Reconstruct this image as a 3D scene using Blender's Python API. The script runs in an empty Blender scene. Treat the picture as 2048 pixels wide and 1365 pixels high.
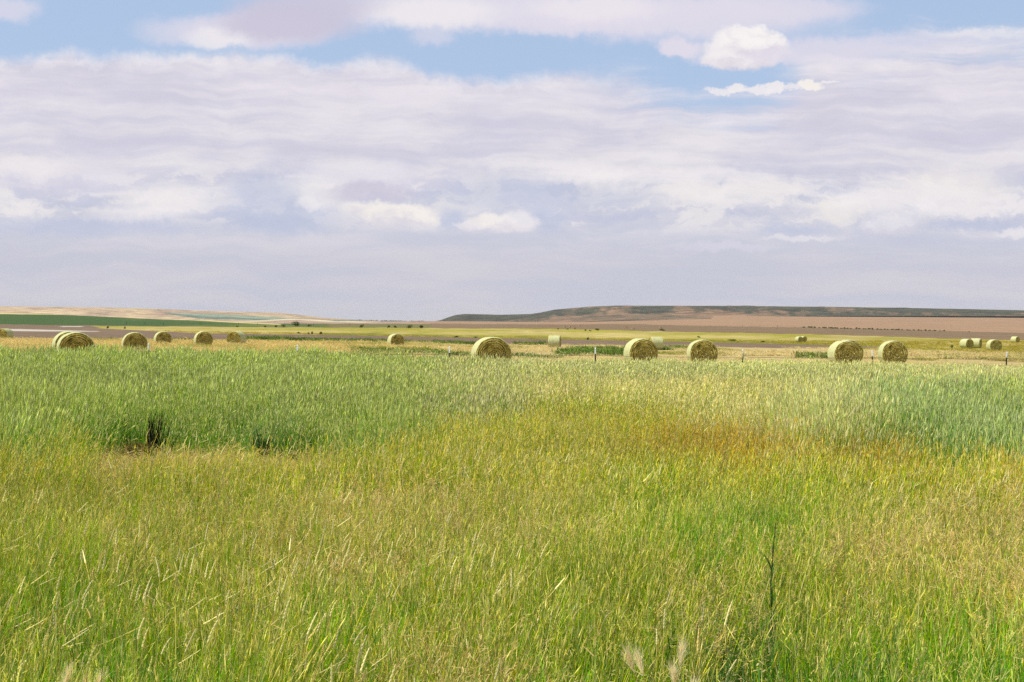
import bpy, bmesh, math, random
import numpy as np
from mathutils import Vector, Matrix, Euler, noise as mnoise

R = math.radians
random.seed(7)
rng = np.random.default_rng(11)
scene = bpy.context.scene
col = scene.collection

# ------------------------------------------------------------------ camera
EYE = 2.05                       # eye height over the near meadow floor
F = 2813.0                       # focal length in photo pixels (2048 wide)
CXP, CYP = 1024.0, 682.5
PITCH, ROLL = R(0.682), R(0.50)
cam_d = bpy.data.cameras.new('camera')
cam_d.sensor_width = 36.0
cam_d.lens = 36.0 * F / 2048.0
cam_d.clip_start = 0.1
cam_d.clip_end = 60000
cam = bpy.data.objects.new('camera', cam_d)
col.objects.link(cam)
CR = Matrix.Rotation(R(90) - PITCH, 3, 'X') @ Matrix.Rotation(ROLL, 3, 'Z')
cam.matrix_world = Matrix.Translation((0, 0, EYE)) @ CR.to_4x4()
scene.camera = cam
CRn = np.array(CR)

def to_px(x, y, z):
    """project world points to photo pixels (numpy)"""
    p = np.stack([x, y, z - EYE], -1) @ CRn
    return CXP + F * p[..., 0] / -p[..., 2], CYP - F * p[..., 1] / -p[..., 2]

def ray(px, py):
    v = CR @ Vector(((px - CXP) / F, -(py - CYP) / F, -1))
    return v / v.y

# ------------------------------------------------------------------ sun, exposure
SUN_EL, SUN_AZ = R(56), R(-99)          # azimuth from +Y towards +X: high on the left, a little behind the camera
sun_vec = Vector((math.sin(SUN_AZ) * math.cos(SUN_EL), math.cos(SUN_AZ) * math.cos(SUN_EL), math.sin(SUN_EL)))
sd = bpy.data.lights.new('sun', 'SUN')
sd.energy = 5.0
sd.angle = R(0.53)
sd.color = (1.0, 0.94, 0.81)
so = bpy.data.objects.new('sun', sd)
col.objects.link(so)
so.rotation_euler = (-sun_vec).to_track_quat('-Z', 'Y').to_euler()
scene.view_settings.view_transform = 'Standard'
scene.view_settings.look = 'None'
scene.view_settings.gamma = 1.0
scene.view_settings.exposure = 0.0
scene.view_settings.use_curve_mapping = False
scene.cycles.max_bounces = 5
scene.cycles.diffuse_bounces = 3
scene.cycles.transmission_bounces = 3
scene.cycles.volume_bounces = 0
scene.cycles.use_denoising = False
scene.cycles.caustics_reflective = False
scene.cycles.caustics_refractive = False

def lin(r, g, b, k=1.0):
    f = lambda c: (c / 255 / 12.92 if c / 255 <= 0.04045 else ((c / 255 + 0.055) / 1.055) ** 2.4) * k
    return (f(r), f(g), f(b))

# ------------------------------------------------------------------ node helper
class G:
    def __init__(self, nt): self.nt = nt
    def new(self, t, **kw):
        n = self.nt.nodes.new(t)
        for k, v in kw.items(): setattr(n, k, v)
        return n
    def put(self, s, v):
        if isinstance(v, bpy.types.NodeSocket): self.nt.links.new(v, s)
        elif v is not None:
            if hasattr(s.default_value, '__len__') and len(s.default_value) == 4 and len(v) == 3: v = (*v, 1)
            s.default_value = v
    def m(self, op, a, b=None, c=None, clamp=False):
        n = self.new('ShaderNodeMath', operation=op, use_clamp=clamp)
        self.put(n.inputs[0], a); self.put(n.inputs[1], b); self.put(n.inputs[2], c)
        return n.outputs[0]
    def v(self, op, a, b=None, scale=None):
        n = self.new('ShaderNodeVectorMath', operation=op)
        self.put(n.inputs[0], a); self.put(n.inputs[1], b)
        if scale is not None: self.put(n.inputs['Scale'], scale)
        return n.outputs['Value'] if op in ('LENGTH', 'DOT_PRODUCT', 'DISTANCE') else n.outputs[0]
    def xyz(self, v):
        n = self.new('ShaderNodeSeparateXYZ'); self.put(n.inputs[0], v); return n.outputs
    def comb(self, x, y, z):
        n = self.new('ShaderNodeCombineXYZ')
        for i, q in enumerate((x, y, z)): self.put(n.inputs[i], q)
        return n.outputs[0]
    def noise(self, vec, scale=1.0, detail=4, rough=0.55, dist=0.0, colour=False, dim='3D'):  # dim 2D is quicker for the sky
        n = self.new('ShaderNodeTexNoise', noise_dimensions=dim)
        self.put(n.inputs['Vector'], vec); n.inputs['Scale'].default_value = scale
        n.inputs['Detail'].default_value = detail; n.inputs['Roughness'].default_value = rough
        n.inputs['Distortion'].default_value = dist
        return n.outputs['Color' if colour else 'Fac']
    def step(self, x, a, b, lo=0.0, hi=1.0):
        n = self.new('ShaderNodeMapRange', interpolation_type='SMOOTHSTEP')
        for k, q in zip(('Value', 'From Min', 'From Max', 'To Min', 'To Max'), (x, a, b, lo, hi)): self.put(n.inputs[k], q)
        return n.outputs[0]
    def mix(self, f, a, b, mode='MIX'):
        n = self.new('ShaderNodeMix', data_type='RGBA', blend_type=mode)
        self.put(n.inputs[0], f); self.put(n.inputs[6], a); self.put(n.inputs[7], b)
        return n.outputs[2]
    def curve(self, x, pts, x0, x1, y0, y1):
        t = self.m('DIVIDE', self.m('SUBTRACT', x, x0), x1 - x0, clamp=True)
        n = self.new('ShaderNodeFloatCurve')
        c = n.mapping.curves[0]
        P = [((a - x0) / (x1 - x0), (b - y0) / (y1 - y0)) for a, b in pts]
        while len(c.points) < len(P): c.points.new(0.5, 0.5)
        for q, (a, b) in zip(c.points, P): q.location = (a, b); q.handle_type = 'AUTO_CLAMPED'
        n.mapping.update()
        self.put(n.inputs['Value'], t)
        return self.m('MULTIPLY_ADD', n.outputs[0], y1 - y0, y0)
    def ramp(self, x, stops, x0, x1):
        t = self.m('DIVIDE', self.m('SUBTRACT', x, x0), x1 - x0, clamp=True)
        n = self.new('ShaderNodeValToRGB')
        e = n.color_ramp.elements
        while len(e) < len(stops): e.new(0.5)
        for q, (a, c) in zip(e, sorted(stops)): q.position = (a - x0) / (x1 - x0); q.color = (*c, 1)
        self.put(n.inputs[0], t)
        return n.outputs[0]

# ------------------------------------------------------------------ sky
world = bpy.data.worlds.new('World')
scene.world = world
world.use_nodes = True
world.cycles.sampling_method = 'NONE'      # a broad even sky: reached well enough by bounced rays
nt = world.node_tree
nt.nodes.clear()
g = G(nt)
sky = g.new('ShaderNodeTexSky', sky_type='NISHITA', sun_disc=False)
sky.sun_elevation = SUN_EL
sky.sun_rotation = SUN_AZ
sky.air_density = 1.0
sky.dust_density = 0.3
sky.ozone_density = 2.0
tc = g.new('ShaderNodeTexCoord').outputs['Generated']
dx, dy, dz = g.xyz(tc)
dya = g.m('MAXIMUM', g.m('ABSOLUTE', dy), 0.12)
PXs = g.m('MULTIPLY', g.m('DIVIDE', dx, dya), F)             # sky bearings, measured from the view north
PYs = g.m('MULTIPLY', g.m('DIVIDE', dz, dya), F)             # height above the horizon
P = g.comb(PXs, PYs, 0.0)
def sp(px, py): return (px - 1024.0, 649.0 + 0.0087 * (px - 1024.0) - py)
w1 = g.v('SUBTRACT', g.noise(P, 1 / 62, 8, 0.66, colour=True, dim='2D'), (0.5, 0.5, 0.5))
w2 = g.v('SUBTRACT', g.noise(P, 1 / 240, 3, 0.5, colour=True, dim='2D'), (0.5, 0.5, 0.5))
w3 = g.v('SUBTRACT', g.noise(P, 1 / 17, 3, 0.55, colour=True, dim='2D'), (0.5, 0.5, 0.5))
PW = g.v('ADD', g.v('ADD', P, g.v('MULTIPLY', w1, (44, 34, 0))), g.v('MULTIPLY', w3, (15, 12, 0)))          # cauliflower edges
PS = g.v('ADD', P, g.v('ADD', g.v('MULTIPLY', w1, (20, 10, 0)), g.v('MULTIPLY', w2, (140, 60, 0))))
streak = g.noise(g.v('MULTIPLY', PS, (1 / 560, 1 / 46, 1)), 1.0, 7, 0.58, dim='2D')
streak2 = g.noise(g.v('MULTIPLY', g.v('ADD', PS, (900, 300, 0)), (1 / 230, 1 / 60, 1)), 1.0, 5, 0.6, dim='2D')
fine = g.noise(g.v('MULTIPLY', PW, (1 / 60, 1 / 34, 1)), 1.0, 5, 0.6, dim='2D')
bluesky = g.mix(0.72, g.v('SCALE', sky.outputs[0], scale=0.115), lin(182, 203, 234))
# the cloud sheet: its upper edge along the bearing
top_edge = [(-900, 90), (0, 118), (60, 112), (130, 103), (205, 112), (280, 104), (430, 106), (560, 108), (650, 134), (700, 122),
            (752, 112), (800, 122), (870, 150), (1000, 158), (1120, 146), (1230, 150), (1330, 178), (1400, 194), (1500, 188),
            (1580, 150), (1640, 92), (1760, 80), (1850, 66), (1960, 70), (2048, 66), (2900, 70)]
pts = [sp(a, b) for a, b in top_edge]
edge = g.curve(g.xyz(P)[0], pts, -1950, 1900, 0, 700)
yv = g.xyz(PW)[1]
below = g.m('SUBTRACT', edge, yv)
cov = g.step(below, -12, 26)
thin = g.step(PXs, 60, 330)                                       # wispier towards the right
cov_soft = g.step(g.m('ADD', below, g.m('MULTIPLY', g.m('SUBTRACT', streak, 0.5), 240)), -40, 90)
cov = g.mix(thin, cov, g.m('MULTIPLY', cov_soft, g.step(below, -70, 10)))
lit = g.step(g.m('ADD', g.m('MULTIPLY', streak, 0.6), g.m('MULTIPLY', streak2, 0.42)), 0.36, 0.68)
EL = lambda py: 649 - py
shade_c = g.ramp(PYs, [(EL(649), lin(204, 202, 211)), (EL(560), lin(203, 202, 214)), (EL(470), lin(199, 202, 219)), (EL(400), lin(203, 204, 221)),
                       (EL(300), lin(208, 206, 222)), (EL(180), lin(209, 206, 222)), (EL(60), lin(210, 208, 224))], 0, 700)
lit_c = g.ramp(PYs, [(EL(649), lin(208, 206, 213)), (EL(560), lin(209, 207, 216)), (EL(470), lin(216, 214, 224)), (EL(400), lin(236, 232, 232)),
                     (EL(300), lin(231, 227, 232)), (EL(180), lin(230, 225, 233)), (EL(110), lin(237, 232, 236))], 0, 700)
sheet = g.mix(lit, shade_c, lit_c)
edge_glow = g.m('MULTIPLY', g.step(below, 46, 4), g.step(fine, 0.36, 0.62))
sheet = g.mix(g.m('MULTIPLY', edge_glow, g.m('SUBTRACT', 0.75, g.m('MULTIPLY', thin, 0.7))), sheet, lin(240, 235, 238))
skyc = g.mix(cov, bluesky, sheet)
# lower broken cumulus: warm white heads over blue-grey gaps
low = g.m('MULTIPLY', g.step(PYs, EL(478), EL(430)), g.step(PYs, EL(318), EL(372)))
lump = g.noise(g.v('MULTIPLY', g.v('ADD', PW, g.v('MULTIPLY', w2, (160, 60, 0))), (1 / 150, 1 / 56, 1)), 1.0, 7, 0.6, dim='2D')
skyc = g.mix(g.m('MULTIPLY', low, g.step(lump, 0.50, 0.60, 0, 0.7)), skyc, lin(238, 233, 233))
skyc = g.mix(g.m('MULTIPLY', low, g.step(lump, 0.47, 0.36, 0, 0.75)), skyc, lin(194, 198, 219))

def blob(c, px, py, rx, ry, colour, soft=0.5, amt=1.0, flat=None, puff=False, coords=None):
    x, y = sp(px, py)
    q = g.v('DIVIDE', g.v('SUBTRACT', coords or PW, (x, y, 0)), (rx, ry, 1))
    mk = g.step(g.v('LENGTH', q), 1.0 + soft * 0.5, 1.0 - soft * 0.5, 0, amt)
    if flat is not None:                                            # level cloud base
        fy = sp(px, flat)[1]
        mk = g.m('MULTIPLY', mk, g.step(g.xyz(P)[1], fy - 6, fy + 9))
    if puff:                                                        # sunlit head, greyer towards the base, billows inside
        sh = g.m('ADD', g.xyz(q)[1], g.m('MULTIPLY', g.m('SUBTRACT', fine, .5), 3.2))
        colour = g.mix(g.step(sh, -1.2, .5), lin(219, 214, 224), colour)
    return g.mix(mk, c, colour)
W_, WY, LI, LG, BG = lin(241, 236, 238), lin(246, 240, 234), lin(224, 219, 232), lin(203, 198, 217), lin(188, 196, 220)
for a in [  # upper clouds over the blue
        (1010, 22, 400, 40, LI, 0.9, 0.92), (1330, 34, 300, 44, LI, 0.9, 0.9), (1560, 18, 150, 26, LI, 1.0, 0.75), (860, 26, 130, 30, W_, 0.9, 0.7),
        (1180, 20, 120, 24, W_, 1.0, 0.5), (500, 62, 150, 34, LI, 0.8, 0.85), (430, 78, 60, 20, W_, 0.8, 0.7), (570, 48, 130, 36, LG, 0.8, 0.95), (610, 14, 130, 26, LG, 1.0, 0.8),
        (330, 64, 60, 24, LI, 1.2, 0.5), (10, 20, 60, 24, LI, 1.0, 0.7), (860, 76, 40, 18, LI, 1.2, 0.55), (1120, 56, 90, 14, LI, 1.0, 0.6),
        (1352, 96, 44, 19, LI, 0.6, 0.95), (1420, 106, 60, 22, LI, 1.0, 0.6), (1640, 104, 150, 26, LI, 1.1, 0.75), (1800, 86, 180, 18, LI, 1.2, 0.5),
        (1960, 70, 90, 10, W_, 1.2, 0.5)]:
    skyc = blob(skyc, *a)
for a in [  # the one bright cumulus, top right
        (1486, 98, 80, 42, W_, 0.35, 1.0, None, True), (1446, 122, 50, 22, W_, 0.4, 1.0, None, True), (1496, 84, 58, 30, lin(247, 243, 242), 0.4, 1.0, None, True), (1545, 112, 66, 16, LI, 1.1, 0.6)]:
    skyc = blob(skyc, *a)
for a in [(1432, 183, 26, 7, W_, .7, .8), (1462, 178, 18, 10, W_, .6, .9), (1505, 182, 34, 8, W_, .7, .85), (1543, 176, 18, 10, W_, .6, .9), (1580, 178, 26, 6, W_, .8, .7), (1618, 170, 26, 10, WY, .6, .95), (1655, 163, 16, 3, W_, .7, .8)]:
    skyc = blob(skyc, *a)
for a in [  # cumulus low over the plain
        (130, 352, 150, 34, LI, 1.3, 0.6), (60, 335, 90, 18, WY, 1.2, 0.4), (330, 400, 90, 34, W_, 1.0, 0.5), (270, 430, 90, 18, W_, 0.9, 0.5), (440, 392, 54, 22, W_, 0.9, 0.5),
        (560, 415, 130, 40, BG, 1.3, 0.6), (520, 370, 60, 22, BG, 1.2, 0.5), (180, 456, 230, 16, BG, 1.3, 0.5), (990, 390, 110, 40, BG, 1.3, 0.5), (1150, 395, 140, 34, BG, 1.3, 0.4),
        (700, 345, 90, 26, W_, 1.2, 0.5), (770, 358, 110, 22, LI, 1.2, 0.5), (640, 388, 40, 26, W_, 0.9, 0.6), (616, 408, 26, 12, W_, 0.8, .5), (740, 386, 84, 22, LG, 0.8, 0.75, 406),
        (905, 446, 26, 22, BG, 1.2, 0.8), (1090, 440, 34, 26, BG, 1.2, .6), (560, 452, 90, 16, BG, 1.2, .6), (720, 418, 46, 14, WY, 0.8, 0.7, 446, True), (775, 428, 56, 22, WY, 0.6, 0.85, 458, True), (822, 432, 40, 20, WY, 0.6, 0.8, 459, True), (860, 446, 24, 10, WY, 0.7, 0.7, 460, True),
        (940, 456, 36, 10, W_, 0.7, 0.7, 469, True), (988, 448, 44, 18, WY, 0.6, 0.85, 470, True), (1034, 444, 36, 22, W_, 0.7, 0.75, 469, True),
        (1900, 372, 110, 34, WY, 1.1, 0.6), (1850, 400, 90, 30, W_, 1.1, .5), (1950, 415, 90, 22, W_, 1.1, .45), (1670, 424, 44, 26, WY, 0.9, 0.65), (1720, 400, 70, 22, W_, 1.1, .5), (1580, 462, 64, 12, BG, 0.8, 0.6, 472),
        (1780, 452, 60, 22, W_, 1.0, 0.55, 474, True), (1600, 478, 70, 5, W_, 0.9, 0.5), (1960, 452, 90, 8, BG, 0.9, 0.5), (2030, 466, 40, 9, W_, 0.8, 0.55), (1450, 494, 90, 9, LI, 1.2, 0.6),
        (1300, 352, 170, 14, W_, 1.2, 0.45), (1180, 350, 90, 14, W_, 1.2, .4), (1400, 345, 90, 8, W_, 1.2, .4), (1090, 330, 140, 10, W_, 1.2, 0.35)]:
    skyc = blob(skyc, *a)
skyc = g.mix(g.m('MULTIPLY', g.step(PYs, 250, 60), g.step(PYs, EL(445), EL(550))), skyc, g.mix(g.step(streak, .3, .7), lin(199, 200, 215), lin(210, 207, 215)))
# out of the picture: above ~20 degrees a bluer sky with broken cloud
high = g.step(PYs, 700, 1300)
hc = g.mix(g.step(g.noise(tc, 3.0, 5, 0.6), 0.44, 0.6), g.v('SCALE', sky.outputs[0], scale=0.10), lin(224, 222, 232))
skyc = g.mix(high, skyc, hc)
relief = g.noise(g.v('MULTIPLY', PW, (1 / 95, 1 / 40, 1)), 1.0, 7, 0.62, dim='2D')
rl = g.m('MULTIPLY', g.m('MULTIPLY', g.m('SUBTRACT', relief, .5), .11), g.m('MULTIPLY', g.step(PYs, EL(500), EL(440)), g.step(g.m('ADD', cov, low), .2, .9)))
skyc = g.v('SCALE', skyc, scale=g.m('ADD', rl, 1.012))
bg = g.new('ShaderNodeBackground')
g.put(bg.inputs['Color'], skyc)
bg.inputs['Strength'].default_value = 1.0
nt.links.new(bg.outputs[0], g.new('ShaderNodeOutputWorld').inputs[0])

# ------------------------------------------------------------------ object helpers
def tag(o, label=None, cat=None, group=None, kind=None):
    if label: o['label'] = label
    if cat: o['category'] = cat
    if group: o['group'] = group
    if kind: o['kind'] = kind
    return o

def mesh_np(name, verts, faces, mats=(), smooth=False, mi=None):
    me = bpy.data.meshes.new(name)
    if isinstance(faces, np.ndarray):
        nf, k = faces.shape
        me.vertices.add(len(verts)); me.vertices.foreach_set('co', np.asarray(verts, np.float32).ravel())
        me.loops.add(nf * k); me.loops.foreach_set('vertex_index', faces.astype(np.int32).ravel())
        me.polygons.add(nf); me.polygons.foreach_set('loop_start', np.arange(0, nf * k, k, dtype=np.int32))
        me.update(calc_edges=True)
    else:
        me.from_pydata([tuple(v) for v in verts], [], faces)
    for m in mats: me.materials.append(m)
    if mi is not None: me.polygons.foreach_set('material_index', np.asarray(mi, np.int32))
    me.polygons.foreach_set('use_smooth', [smooth] * len(me.polygons))
    me.update()
    return me

def link(name, me, parent=None, loc=None):
    o = bpy.data.objects.new(name, me)
    col.objects.link(o)
    if parent: o.parent = parent
    if loc is not None: o.location = loc
    return o

def empty(name, loc, rz=0.0):
    o = bpy.data.objects.new(name, None)
    col.objects.link(o)
    o.location = loc; o.rotation_euler = (0, 0, rz); o.empty_display_size = 0.3
    return o

def copy_tree(o, parent=None):
    c = o.copy(); col.objects.link(c)
    if parent: c.parent = parent
    for ch in list(o.children): copy_tree(ch, c)
    return c

def material(name, rough=0.9):
    m = bpy.data.materials.new(name); m.use_nodes = True
    t = m.node_tree; t.nodes.clear()
    q = G(t)
    b = q.new('ShaderNodeBsdfPrincipled')
    b.inputs['Roughness'].default_value = rough
    b.inputs['Specular IOR Level'].default_value = 0.15
    t.links.new(b.outputs[0], q.new('ShaderNodeOutputMaterial').inputs[0])
    return m, q, b

def attr_of(q, name, typ='GEOMETRY'):
    n = q.new('ShaderNodeAttribute', attribute_type=typ, attribute_name=name)
    return n.outputs['Color']

# ------------------------------------------------------------------ terrain
def pchip(x, y):
    x = np.asarray(x, float); y = np.asarray(y, float)
    h = np.diff(x); dl = np.diff(y, axis=0) / h.reshape(-1, *([1] * (y.ndim - 1)))
    dv = np.zeros_like(y)
    for i in range(1, len(x) - 1):
        a, b = dl[i - 1], dl[i]
        dv[i] = np.where(a * b > 0, 2 * a * b / np.where(np.abs(a + b) < 1e-12, 1e-12, a + b), 0)
    dv[0] = dl[0]; dv[-1] = dl[-1]
    def f(q):
        q = np.clip(q, x[0], x[-1]); k = np.clip(np.searchsorted(x, q) - 1, 0, len(x) - 2)
        t = (q - x[k]) / h[k]
        return k, t, h[k], y, dv
    return f
COLS = np.array([0, 512, 1024, 1536, 2048], float)
DIST = np.array([3, 20, 47, 65, 85, 165, 230, 380, 600, 1000, 1400, 2000, 3500, 9000, 40000], float)
ZT = np.array([
    [-2.0] * 5, [-2.05] * 5,
    [-2.08, -2.1, -2.12, -2.15, -2.18], [-2.1, -2.2, -2.2, -2.33, -2.35], [-2.28, -2.3, -2.4, -2.45, -2.47],
    [-2.7, -2.75, -2.9, -3.0, -3.02], [-2.9, -3.0, -3.2, -3.3, -3.3], [-2.5, -3.1, -3.9, -4.3, -3.6],
    [-1.8, -2.6, -2.2, -3.2, -4.6], [1.0, -2.0, -1.1, -1.0, -3.6], [5.6, -1.3, -0.2, 2.4, -0.5], [9.0, -0.4, 1.6, 8.2, 5.8], [9.5, 1.9, 7.0, 29, 34],
    [8, 4, 9, 30, 36], [8, 4, 9, 30, 36]])
LD = np.log(DIST)
_kf = pchip(LD, ZT)
def ground_z(x, y):
    """height of the ground (world z) at x, y; numpy"""
    x = np.asarray(x, float); y = np.asarray(y, float)
    px = CXP + F * x / np.maximum(y, 25.0)
    k, t, h, Y, dv = _kf(np.log(np.maximum(y, 3.0)))
    t = t[..., None]; hh = h[..., None]
    zc = ((1 + 2 * t) * (1 - t) ** 2) * Y[k] + t * (1 - t) ** 2 * hh * dv[k] + t * t * (3 - 2 * t) * Y[k + 1] + t * t * (t - 1) * hh * dv[k + 1]
    c = np.clip(px, 0, 2048) / 512.0
    i = np.clip(c.astype(int), 0, 3); s = c - i; s = s * s * (3 - 2 * s)
    z = np.take_along_axis(zc, i[..., None], -1)[..., 0] * (1 - s) + np.take_along_axis(zc, (i + 1)[..., None], -1)[..., 0] * s
    return z + EYE
gz = lambda x, y: float(ground_z(np.array(x), np.array(y)))

def noise2(x, y, sx, sy, seed=0.0, octs=3):
    """cheap value noise, numpy, -1..1"""
    out = 0; amp = 1.0; tot = 0
    for o in range(octs):
        a = x / sx * 2 ** o + seed * 17.3; b = y / sy * 2 ** o + seed * 9.1
        ia = np.floor(a); ib = np.floor(b); fa = a - ia; fb = b - ib
        fa = fa * fa * (3 - 2 * fa); fb = fb * fb * (3 - 2 * fb)
        hsh = lambda p, q: np.modf(np.abs(np.sin(p * 127.1 + q * 311.7 + seed) * 43758.5453))[0]
        v = hsh(ia, ib) * (1 - fa) * (1 - fb) + hsh(ia + 1, ib) * fa * (1 - fb) + hsh(ia, ib + 1) * (1 - fa) * fb + hsh(ia + 1, ib + 1) * fa * fb
        out = out + (v * 2 - 1) * amp; tot += amp; amp *= 0.5
    return out / tot

def at_ground(px, d):
    """point on the ground at depth d seen along photo column px"""
    x = (px - CXP) / F * d
    for _ in range(3):
        z = gz(x, d)
        p, _y = to_px(np.array(x), np.array(d), np.array(z))
        x += (px - float(p)) / F * d
    return Vector((x, d, gz(x, d)))

def ground_hit(px, py, d0=120, d1=3200):
    """first ground point met by the ray through a photo pixel"""
    r = ray(px, py)
    ds = np.exp(np.linspace(math.log(d0), math.log(d1), 1500))
    below_ = (EYE + r.z * ds) <= ground_z(r.x * ds, ds)
    i = int(np.argmax(below_)) if below_.any() else len(ds) - 1
    return Vector((r.x * ds[i], ds[i], gz(r.x * ds[i], ds[i])))

# land cover of the plain, by field boundaries
def cv(pts):
    a = np.array(pts, float)
    return lambda px: np.interp(px, a[:, 0], a[:, 1])
crop_top = cv([(0, 628.5), (200, 631), (340, 638), (400, 642), (480, 646.5), (560, 650), (640, 655)])
crop_bot = cv([(0, 649), (200, 651.5), (400, 653), (640, 655)])
yel_top = cv([(0, 640), (185, 652), (200, 652.5), (400, 654), (600, 655.5), (760, 656), (900, 657), (1080, 658), (1200, 660), (1300, 663), (1400, 665), (1600, 668.5), (1760, 673), (1900, 678), (2048, 681)])
yel_bot = cv([(0, 640), (185, 652), (200, 657), (300, 662), (400, 667), (600, 669.5), (800, 673), (1000, 677), (1200, 681), (1400, 685), (1600, 689.5), (1750, 694), (1800, 700), (2048, 710)])
brown_bot = cv([(0, 682), (200, 683), (400, 684), (600, 685), (800, 686), (1000, 690), (1250, 692), (1400, 693), (1500, 696), (1700, 698), (1760, 697), (1800, 700), (2048, 710)])
split = cv([(800, 647), (1000, 649), (1100, 650), (1250, 649), (1400, 652.5), (1610, 655.5), (1800, 660), (2048, 667)])
C = dict(meadow=lin(120, 112, 62, .55), golden=lin(196, 168, 92, .72), stub=lin(214, 192, 128, .75), brown=lin(138, 116, 92, .80), yellow=lin(178, 170, 60, .80), ystraw=lin(214, 195, 120, .76),
         dark=lin(144, 120, 88, .80), light=lin(184, 150, 116, .78), crop=lin(70, 100, 36, .85), crop2=lin(116, 130, 54, .8), yedge=lin(138, 140, 52, .75), strip=lin(126, 128, 66, .75), pink=lin(190, 164, 138, .78), cream=lin(232, 218, 180, .8),
         salt=lin(214, 204, 188, .8), crest=lin(212, 196, 128, .8))
for k_ in C:
    if k_ not in ('meadow', 'golden', 'crest'): C[k_] = tuple(c * .80 for c in C[k_])
def cover(px, py, x, y):
    n1 = noise2(px, py, 22, 2.2, 1.0); n2 = noise2(x, y, 60, 60, 2.0); n3 = noise2(px, py, 90, 5, 4.0)
    q = py + n1 * 0.9
    A = np.zeros(px.shape + (3,))
    def put(mask, c, c2=None, t=None):
        c = np.asarray(C[c])
        v = np.broadcast_to(c, A.shape) if c2 is None else c * (1 - t[..., None]) + np.asarray(C[c2]) * t[..., None]
        A[mask] = v[mask]
    put(np.ones(px.shape, bool), 'pink')
    put((px > 820) & (q < split(px)), 'light')
    put((px > 860) & (q >= split(px) - 0.4), 'dark')
    put((px > 560) & (px <= 860) & (q > 648), 'dark', 'strip', np.clip(0.7 + n3, 0, 1))
    put((px < 660) & (q > 647.5) & (q < crop_bot(px) + 5), 'strip', 'crop', np.clip(0.4 + n3, 0, 1))
    put((px < 640) & (q >= crop_top(px)) & (q <= crop_bot(px)), 'crop', 'crop2', np.clip((px - 330) / 200 + n3 * .7 + n1 * .3 + .35 * np.exp(-((py - 636.5 - px * .012) / 2.2) ** 2) - .3 * np.exp(-((py - 648) / 2.0) ** 2), 0, 1))
    put((px < 560) & (py < crop_top(px)) & (py > crop_top(px) - 1.6), 'crest')
    put((px < 640) & (q > crop_bot(px)) & (q < brown_bot(px)), 'brown')
    put((q >= yel_top(px)) & (q < brown_bot(px)) & (px > 180), 'brown')
    put((q >= yel_top(px)) & (q < yel_bot(px)) & (px > 180), 'yellow', 'ystraw', np.clip(0.15 + n3 * 1.1 + n1 * .5 + np.where(px < 700, .3, 0) + .6 * np.exp(-((py - yel_top(px) - 9) / 2.5) ** 2), 0, 1))
    put((q >= yel_bot(px) - 5 + 3 * n3) & (q < yel_bot(px)) & (px > 640), 'yedge', 'yellow', np.clip(.45 + n1, 0, 1))
    put((q >= brown_bot(px)), 'golden', 'stub', np.clip((px - 700) / 400 + n3 * .4, 0, 1))
    put((px < 196) & (px > 14) & (np.abs(py - (660.4 + (px - 30) * 0.018) + n1 * .5) < 1.9 - 1.2 * np.clip((px - 60) / 140, 0, 1)), 'salt')
    put((px < 160) & (px > 126) & (np.abs(py - 653.6) < .8), 'salt')
    put(y < 56, 'meadow')
    return A

us = np.linspace(-0.80, 0.80, 420)
ds = np.concatenate([np.array([-60, -20, -5]), np.linspace(0, 60, 40), np.exp(np.linspace(math.log(62), math.log(3600), 520)), np.exp(np.linspace(math.log(3800), math.log(15000), 20))])
U, D = np.meshgrid(us, ds)
X = U * np.maximum(D, 40)
Y = D.copy()
Z = ground_z(X, Y) + np.where(Y < 70, noise2(X, Y, 5, 5, 3.0) * 0.03, 0)
PXg, PYg = to_px(X, np.maximum(Y, 1.0), Z)
A = cover(PXg, PYg, X, Y)
nr, nc = U.shape
idx = np.arange(nr * nc).reshape(nr, nc)
quads = np.stack([idx[:-1, :-1], idx[:-1, 1:], idx[1:, 1:], idx[1:, :-1]], -1).reshape(-1, 4)
gm, q, b = material('soil_and_fields')
pos = q.new('ShaderNodeNewGeometry').outputs['Position']
base = attr_of(q, 'cover')
nA = q.noise(q.v('MULTIPLY', pos, (0.25, 0.12, 0)), 1.0, 5, 0.65)
nB = q.noise(q.v('MULTIPLY', pos, (0.012, 0.03, 0)), 1.0, 4, 0.55)
nC = q.noise(pos, 1.6, 4, 0.7)
k = q.m('ADD', q.m('ADD', q.m('MULTIPLY', nA, 0.55), q.m('MULTIPLY', nB, 0.5)), q.m('MULTIPLY', nC, 0.5))
k = q.step(k, 0.40, 1.12, 0.55, 1.45)
q.put(b.inputs['Base Color'], q.v('SCALE', base, scale=k))
bm_ = q.new('ShaderNodeBump'); bm_.inputs['Strength'].default_value = 0.6; bm_.inputs['Distance'].default_value = 0.25
q.put(bm_.inputs['Height'], nA); q.put(b.inputs['Normal'], bm_.outputs[0])
gme = mesh_np('ground', np.stack([X, Y, Z], -1).reshape(-1, 3), quads, [gm], True)
ca = gme.attributes.new('cover', 'FLOAT_COLOR', 'POINT')
ca.data.foreach_set('color', np.concatenate([A.reshape(-1, 3), np.ones((nr * nc, 1))], 1).astype(np.float32).ravel())
tag(link('ground', gme), 'flat farmland of meadow, stubble and ploughed fields', 'ground', kind='structure')

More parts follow.
